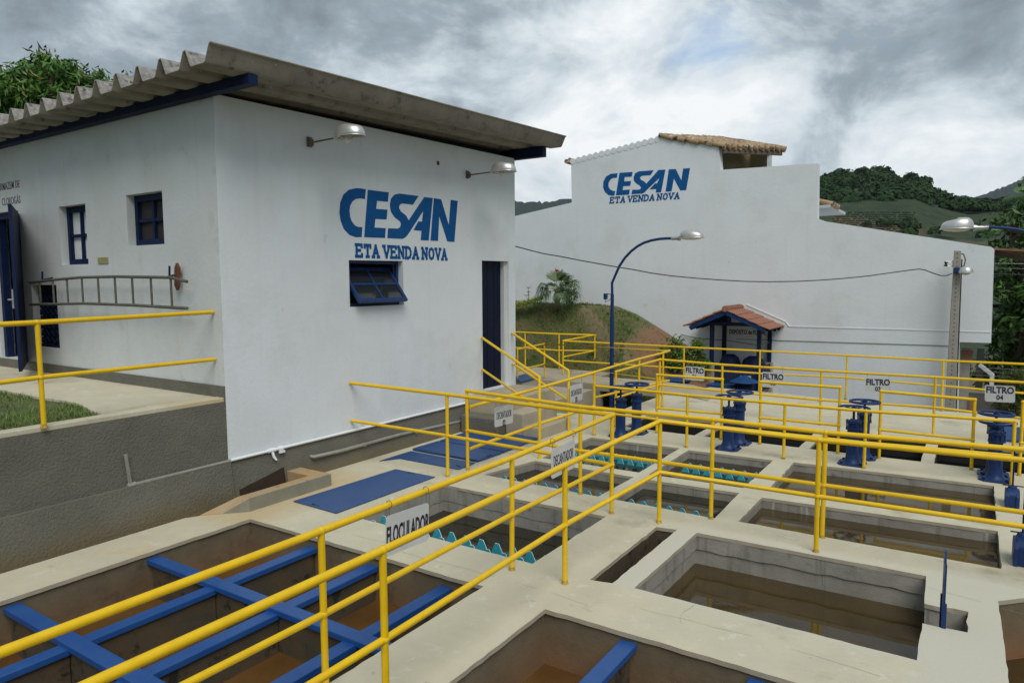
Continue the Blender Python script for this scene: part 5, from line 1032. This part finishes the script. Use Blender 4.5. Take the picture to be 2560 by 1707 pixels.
# ================================================================ right hand side: hedge wall, fence, car, cypress
bl=[]
for (a,b,r,y) in ((2540,560,70,24),(2520,640,60,23),(2560,660,80,22.5),(2530,720,60,22.5),(2570,780,80,22),(2520,800,50,23),(2545,870,70,23.5),(2600,600,90,24),(2640,760,120,23),(2500,700,30,23.5),(2505,850,40,24),(2600,900,90,24),(2580,500,50,25),(2480,930,45,25.5),(2530,940,60,26),(2440,915,30,27),(2700,650,140,24)):
    q=yp(a,b,y); rr=r*(q-CAM).dot(cf)/F; bl.append((q.x,y,q.z,rr,rr*.7,rr))
tree('broadleaf_tree','tall dark broadleaf tree mass at the right edge beyond the white wall','tree',(bl[2][0],25,-3.9),bl,560,.26,[LEAFD,LEAF],asp=.45,shell=.35,tr=.25,young=.22)
q=yp(2570,512,27); bl=[(q.x,27,q.z,.01,.01,.01)]
t=thing('palm_tree','palm fronds entering at the right edge above the street lamp','palm tree',None,(q.x+1.4,27,-3.9)); m=MB(); m.tube([(q.x+1.4,27,-3.9),(q.x+1.2,27,q.z+.2)],[.15,.1],10); part('trunk',m,BARK,t); m=MB(); c=Vector((q.x+1.2,27,q.z+.2))
for az,el in ((3.1,.3),(3.3,-.25),(2.8,.7),(3.8,.1),(.2,.3),(5,.2),(1.6,.5)):
    d=Vector((math.cos(az)*math.cos(el),math.sin(az)*math.cos(el),math.sin(el))); pts=[c+d*(1.9*k/6)+Vector((0,0,-.5*(k/6)**2)) for k in range(7)]; m.tube(pts,[.02,.018,.015,.012,.01,.008,.005],5)
    for k in range(1,40):
        u=k/40*6; i=min(5,int(u)); p=pts[i].lerp(pts[i+1],u-i)
        for s in (-1,1): e=p+Vector((-d.y*s*.35+d.x*.15,d.x*s*.35+d.y*.15,-.22)); m.add([p+Vector((.015,0,0)),p-Vector((.015,0,0)),e],[(0,1,2)])
part('fronds',m,[LEAFD],t)
YF=20.2; a=yp(2402,976,YF); b=yp(2570,990,YF); wl_=thing('low_wall','low grey concrete wall below the angled white fence posts','wall',None,(a.x,YF,-3.9))
g=MB(); g.box((a.x+.02,YF,-3.9),(a.x+4.5,YF+.15,a.z-.04)); part('wall',g,mat('grey wall',(.15,.14,.12),(.11,.10,.09),.9,scale=4),wl_); g=MB(); g.box((a.x,YF-.01,a.z-.04),(a.x+4.5,YF+.16,a.z)); part('coping',g,POLEC,wl_)
for (px,pt,lean,lab) in ((2407.5,911,0,'white angled concrete fence post next to the utility pole'),(2478,912,-.42,'white concrete fence post with its top bent to the left, before the car')):
    b_=yp(px,976,YF+.07); tt=yp(px,pt,YF+.07); t=thing('fence_post',lab,'fence post','white bent fence posts',(b_.x,YF+.07,b_.z)); kz=b_.z+(tt.z-b_.z)*.62; m=MB(); w=.045
    kk_=Vector((b_.x,YF+.07,kz)); tp_=Vector((b_.x+lean*.62,YF+.07-(.3 if not lean else .1),tt.z))
    m.obox((b_.x,YF+.07,b_.z-.1),kk_+Vector((0,0,.03)),2*w,2*w,up=Vector((0,1,0))); m.obox(kk_,tp_,2*w,2*w,up=Vector((0,1,0))); part('post_body',m,WHITEP,t,bevel=.008)
g=MB(); z0=yp(2450,925,YF).z
for k in range(3): g.tube([(a.x,YF-.05-k*.07,z0-.12+k*.1),(a.x+4.5,YF-.05-k*.07,z0-.12+k*.1)],.004,4)
obj('fence_wires',g,HEXW,label='thin wires strung between the white fence posts',cat='fence wire')
g=MB(); x=yp(2404,1029,19.0).x; g.box((x-.05,18.7,-1.3),(x+.12,18.85,.95)); o=thing('gate_pier','narrow beige and brick pier between the utility pole and the low wall','pier',None,(x,18.7,-1.3)); part('pier_body',g,POLEC,o); g=MB(); g.box((x-.06,18.68,.62),(x+.16,18.70,.9)); part('brick_patch',g,TILE,o); g=MB(); g.box((x+.13,18.66,-1.2),(x+.2,18.72,-.15)); part('brick_edge',g,TILE,o)
for px,y,h,lab in ((2452,25,870,'short concrete post before dark greenery, left one'),(2482,27,875,'short concrete post before dark greenery, right one')):
    q=yp(px,h,y); g=MB(); g.box((q.x-.09,y,-3.9),(q.x+.09,y+.15,q.z)); obj('concrete_post',g,POLEC,label=lab,cat='post',group='short concrete posts')
g=MB(); q=yp(2420,905,29); g.box((q.x-2,29,-3.9),(q.x+1.5,29.2,q.z)); obj('yard_wall',g,BEIGE,label='beige yard wall glimpsed behind the fence posts',cat='wall')
# car
D_=34; q=at(2500,938,D_); zr=q.z; zg=-3.86; c0=Vector((q.x+.75,q.y,zg)); t=thing('parked_car','white hatchback parked behind the low wall and fence posts','car',None,c0)
ax=Vector((1,.05,0)).normalized(); ay=Vector((-ax.y,ax.x,0)); hh=zr-zg; wl2=.82
def carsec(prof,w0,w1,zs):
    vs=[]; n=len(prof)
    for s in (-1,1):
        for (u,z) in prof: ww=w0+(w1-w0)*max(0,(z-zs)/(hh-zs)); vs.append(c0+ax*u+ay*(s*ww)+Vector((0,0,z)))
    return vs,[tuple(range(n)),tuple(range(n,2*n))[::-1]]+[(i,i+n,(i+1)%n+n,(i+1)%n) for i in range(n)]
body=[(-2.05,.3),(-2.1,.62),(-1.95,.85),(-1.2,.98),(1.75,1.0),(2.0,.9),(2.05,.5),(2.0,.3)]
cab=[(-1.15,.97),(-.45,hh-.06),(-.2,hh-.01),(.6,hh),(1.35,hh-.06),(1.85,1.0)]
m=MB(); v,f=carsec(body,wl2,wl2,.3); m.add(v,f); v,f=carsec(cab,.79,.6,.97); m.add(v,f); part('body',m,CARP,t,bevel=.05,smooth=.7)
def wq(pts,name):
    m=MB()
    for s in (-1,): m.add([c0+ax*u+ay*(s*(.79-.19*(z-.97)/(hh-.97)+.012))+Vector((0,0,z)) for u,z in pts],[tuple(range(len(pts)))])
    part(name,m,CGL,t,solid=.01)
wq([(-.85,1.03),(-.25,hh-.12),(.05,hh-.1),(.05,1.03)],'side_window'); wq([(.14,1.03),(.14,hh-.1),(.85,hh-.1),(.85,1.03)],'side_window'); wq([(.95,1.03),(.95,hh-.1),(1.3,hh-.13),(1.6,1.05)],'side_window')
m=MB(); m.add([c0+ax*u+ay*s+Vector((0,0,z)) for u,s,z in ((-1.12,-.66,1.03),(-1.12,.66,1.03),(-.5,.56,hh-.1),(-.5,-.56,hh-.1))],[(0,1,2,3)]); part('windscreen',m,CGL,t,solid=.015)
for u in (-1.3,1.3):
    for s in (-.72,.72):
        m=MB(); cc=c0+ax*u+ay*s+Vector((0,0,.31)); m.lathe(cc,[(.2,-.1),(.31,-.09),(.31,.09),(.2,.1)],20,'y'); w_=part('wheel',m,BLACK,t,smooth=.6)
# cypress like bush before the low wall
bl=[]
for (a,b,r) in ((2535,945,24),(2528,985,36),(2550,1010,45),(2515,1015,34),(2545,965,30),(2570,960,40)):
    q=yp(a,b,19.0); rr=r*(q-CAM).dot(cf)/F; bl.append((q.x,19.0,q.z,rr,rr*.8,rr*1.1))
tree('conifer_bush','yellow green feathery bush in front of the low wall, behind the sign lettered 04','bush',(bl[2][0],19,-1.3),bl,14000,.07,[mat('thuja',(.06,.10,.02),(.12,.13,.03),.7,scale=4),LEAFY],tr=.03,young=.12,asp=.25,shell=.3,droop=-.6)
# ================================================================ hills
def hill(name,rings,m,jit=0,kind='structure'):
    """rings: lists of (px,py,D) from near to far; surface lofted between them"""
    mb=MB(); cols=len(rings[0]); vs=[]; SUB=6; R_=[]
    for a,b in zip(rings,rings[1:]):
        for k in range(SUB): R_.append([tuple(u+(v-u)*k/SUB for u,v in zip(p,q)) for p,q in zip(a,b)])
    R_.append(rings[-1]); rows=[]
    for r in R_:
        row=[]
        for i in range(cols-1):
            for k in range(8): t=k/8; row.append(tuple(u+(v-u)*t for u,v in zip(r[i],r[i+1])))
        row.append(r[-1]); rows.append(row)
    W=len(rows[0])
    for j,row in enumerate(rows):
        for (px,py,D) in row: q=at(px,py,D); q.z+=rnd.gauss(0,jit)*(1 if 0<j<len(rows) else 0); vs.append(q)
    mb.add(vs,[(j*W+i,j*W+i+1,(j+1)*W+i+1,(j+1)*W+i) for j in range(len(rows)-1) for i in range(W-1)]); return obj(name,mb,m,kind=kind,smooth=3),rows
xs_=(1960,2050,2110,2220,2290,2350,2420,2500,2580,2700)
near=[(x,760,150) for x in xs_]; mid=[(x,y,330) for x,y in zip(xs_,(600,580,575,590,600,600,600,600,590,580))]
m2=[(x,y,400) for x,y in zip(xs_,(540,525,512,505,503,522,540,535,515,500))]; crest=[(x,y,520) for x,y in zip(xs_,(470,462,448,440,455,500,520,515,490,470))]; back=[(x,y+60,800) for x,y in zip(xs_,(470,462,448,440,455,500,520,515,490,470))]
hill('hill',[near,mid,m2,crest,back],HILLG)
far=[(1100,520,1900),(1280,500,1900),(1330,507,1900),(1380,504,1900),(1430,496,1900),(1500,470,1900),(1600,480,1900)]
hill('mountain',[[(a,760,900) for a,_,_ in far],[(a,b+60,1500) for a,b,_ in far],far,[(a,b+80,2600) for a,b,_ in far]],FARM,jit=2.)
far=[(2300,530,2300),(2400,507,2300),(2440,493,2300),(2480,478,2300),(2520,463,2300),(2560,447,2300),(2640,425,2300),(2760,440,2300)]
hill('mountain',[[(a,760,900) for a,_,_ in far],[(a,b+60,1700) for a,b,_ in far],far,[(a,b+80,3000) for a,b,_ in far]],FARM,jit=2.)
def forest(name,lab,n,top,bot,D0,D1,x0,x1,r0,r1,m,sz,k):
    mb=MB(); F_=lambda tb,x: next((a[1]+(b[1]-a[1])*(x-a[0])/(b[0]-a[0]) for a,b in zip(tb,tb[1:]) if a[0]<=x<=b[0]),tb[-1][1])
    for i in range(n):
        px=rnd.uniform(x0,x1); s=rnd.random()**.8; yt=F_(top,px); yb_=F_(bot,px); py=yb_+(yt-yb_)*s; D=D0+(D1-D0)*s; r=rnd.uniform(r0,r1); c=at(px,py,D); c.z-=r*.3
        for j in range(k):
            v=Vector((rnd.gauss(0,1),rnd.gauss(0,1),abs(rnd.gauss(0,1))*.9)).normalized()*r*rnd.uniform(.8,1.08); p=c+v; nn=v.normalized()+Vector((rnd.gauss(0,.35),rnd.gauss(0,.35),rnd.gauss(0,.35))); a=nn.cross(Vector((0,0,1))).normalized()*sz; b=a.cross(nn).normalized()*sz
            mb.add([p-a-b*.6,p+a*.8-b,p+a+b*.7,p-a*.7+b],[(0,1,2,3)])
    return obj(name,mb,m,label=lab,cat='forest',kind='stuff')
forest('forest','dark dense forest capping the hill behind the white wall',330,[(1990,462),(2047,452),(2080,440),(2110,432),(2170,428),(2222,427),(2260,430),(2300,450),(2320,455),(2351,487),(2380,500),(2480,510),(2560,500),(2700,480)],[(1990,520),(2050,522),(2110,512),(2220,503),(2300,503),(2350,512),(2400,520),(2480,522),(2700,520)],405,525,2000,2640,3.2,6.2,FOREST,1.05,90)
forest('hill_thicket','scattered darker thickets lower on the hill behind the white wall',16,[(2000,575),(2230,540),(2290,545),(2420,560),(2640,545)],[(2000,600),(2230,580),(2290,585),(2420,590),(2640,590)],300,370,2040,2640,1.8,3.6,FOREST,.8,70)
# solitary emergent trees on the crest
for px,py,lab in ((2152,424,'flat crowned tree sticking out of the hill forest, left one'),(2277,437,'tall flat crowned tree sticking out of the hill forest, right one')):
    c=at(px,py,470); t=thing('crest_tree',lab,'tree','lone trees on the hill crest',(c.x,c.y,c.z-8)); m=MB(); m.tube([c-Vector((0,0,8)),c],[.35,.2],6); part('trunk',m,BARK,t); m=MB(); crown(m,[(c.x,c.y,c.z,3.2,2.5,.8)],60,1.2,young=0,cl=6,asp=.6); part('crown',m,FOREST,t)
# coffee rows
mb=MB()
for r in range(10):
    py=532+r*5.2
    px=2084+rnd.uniform(-2,2)
    while px<2288:
        if rnd.random()<.88:
            D=369-r*4.9; c=at(px,py+(px-2190)**2*.00012,D)
            for j in range(12):
                v=Vector((rnd.gauss(0,1),rnd.gauss(0,1),abs(rnd.gauss(0,1)))).normalized()*.38; p=c+v; a=Vector((rnd.gauss(0,1),rnd.gauss(0,1),0)).normalized()*.2; b_=Vector((0,0,.2)); mb.add([p-a-b_,p+a-b_,p+a+b_,p-a+b_],[(0,1,2,3)])
        px+=5.6*rnd.uniform(.9,1.1)
obj('coffee_rows',mb,COFFEE,label='rows of small dark coffee bushes on the hillside',cat='crop rows',kind='stuff')
# ================================================================ air
g=MB(); g.box((-3600,-500,-5.7),(3600,3700,520)); hz=obj('haze',g,DARK,kind='stuff')
hm=bpy.data.materials.new('air'); hm.use_nodes=True; hn=hm.node_tree
for x in list(hn.nodes): hn.nodes.remove(x)
ho=hn.nodes.new('ShaderNodeOutputMaterial'); hv=hn.nodes.new('ShaderNodeVolumePrincipled'); hv.inputs['Color'].default_value=(.80,.88,.96,1); hv.inputs['Density'].default_value=.00004; hn.links.new(hv.outputs[0],ho.inputs['Volume'])
hz.data.materials.clear(); hz.data.materials.append(hm)
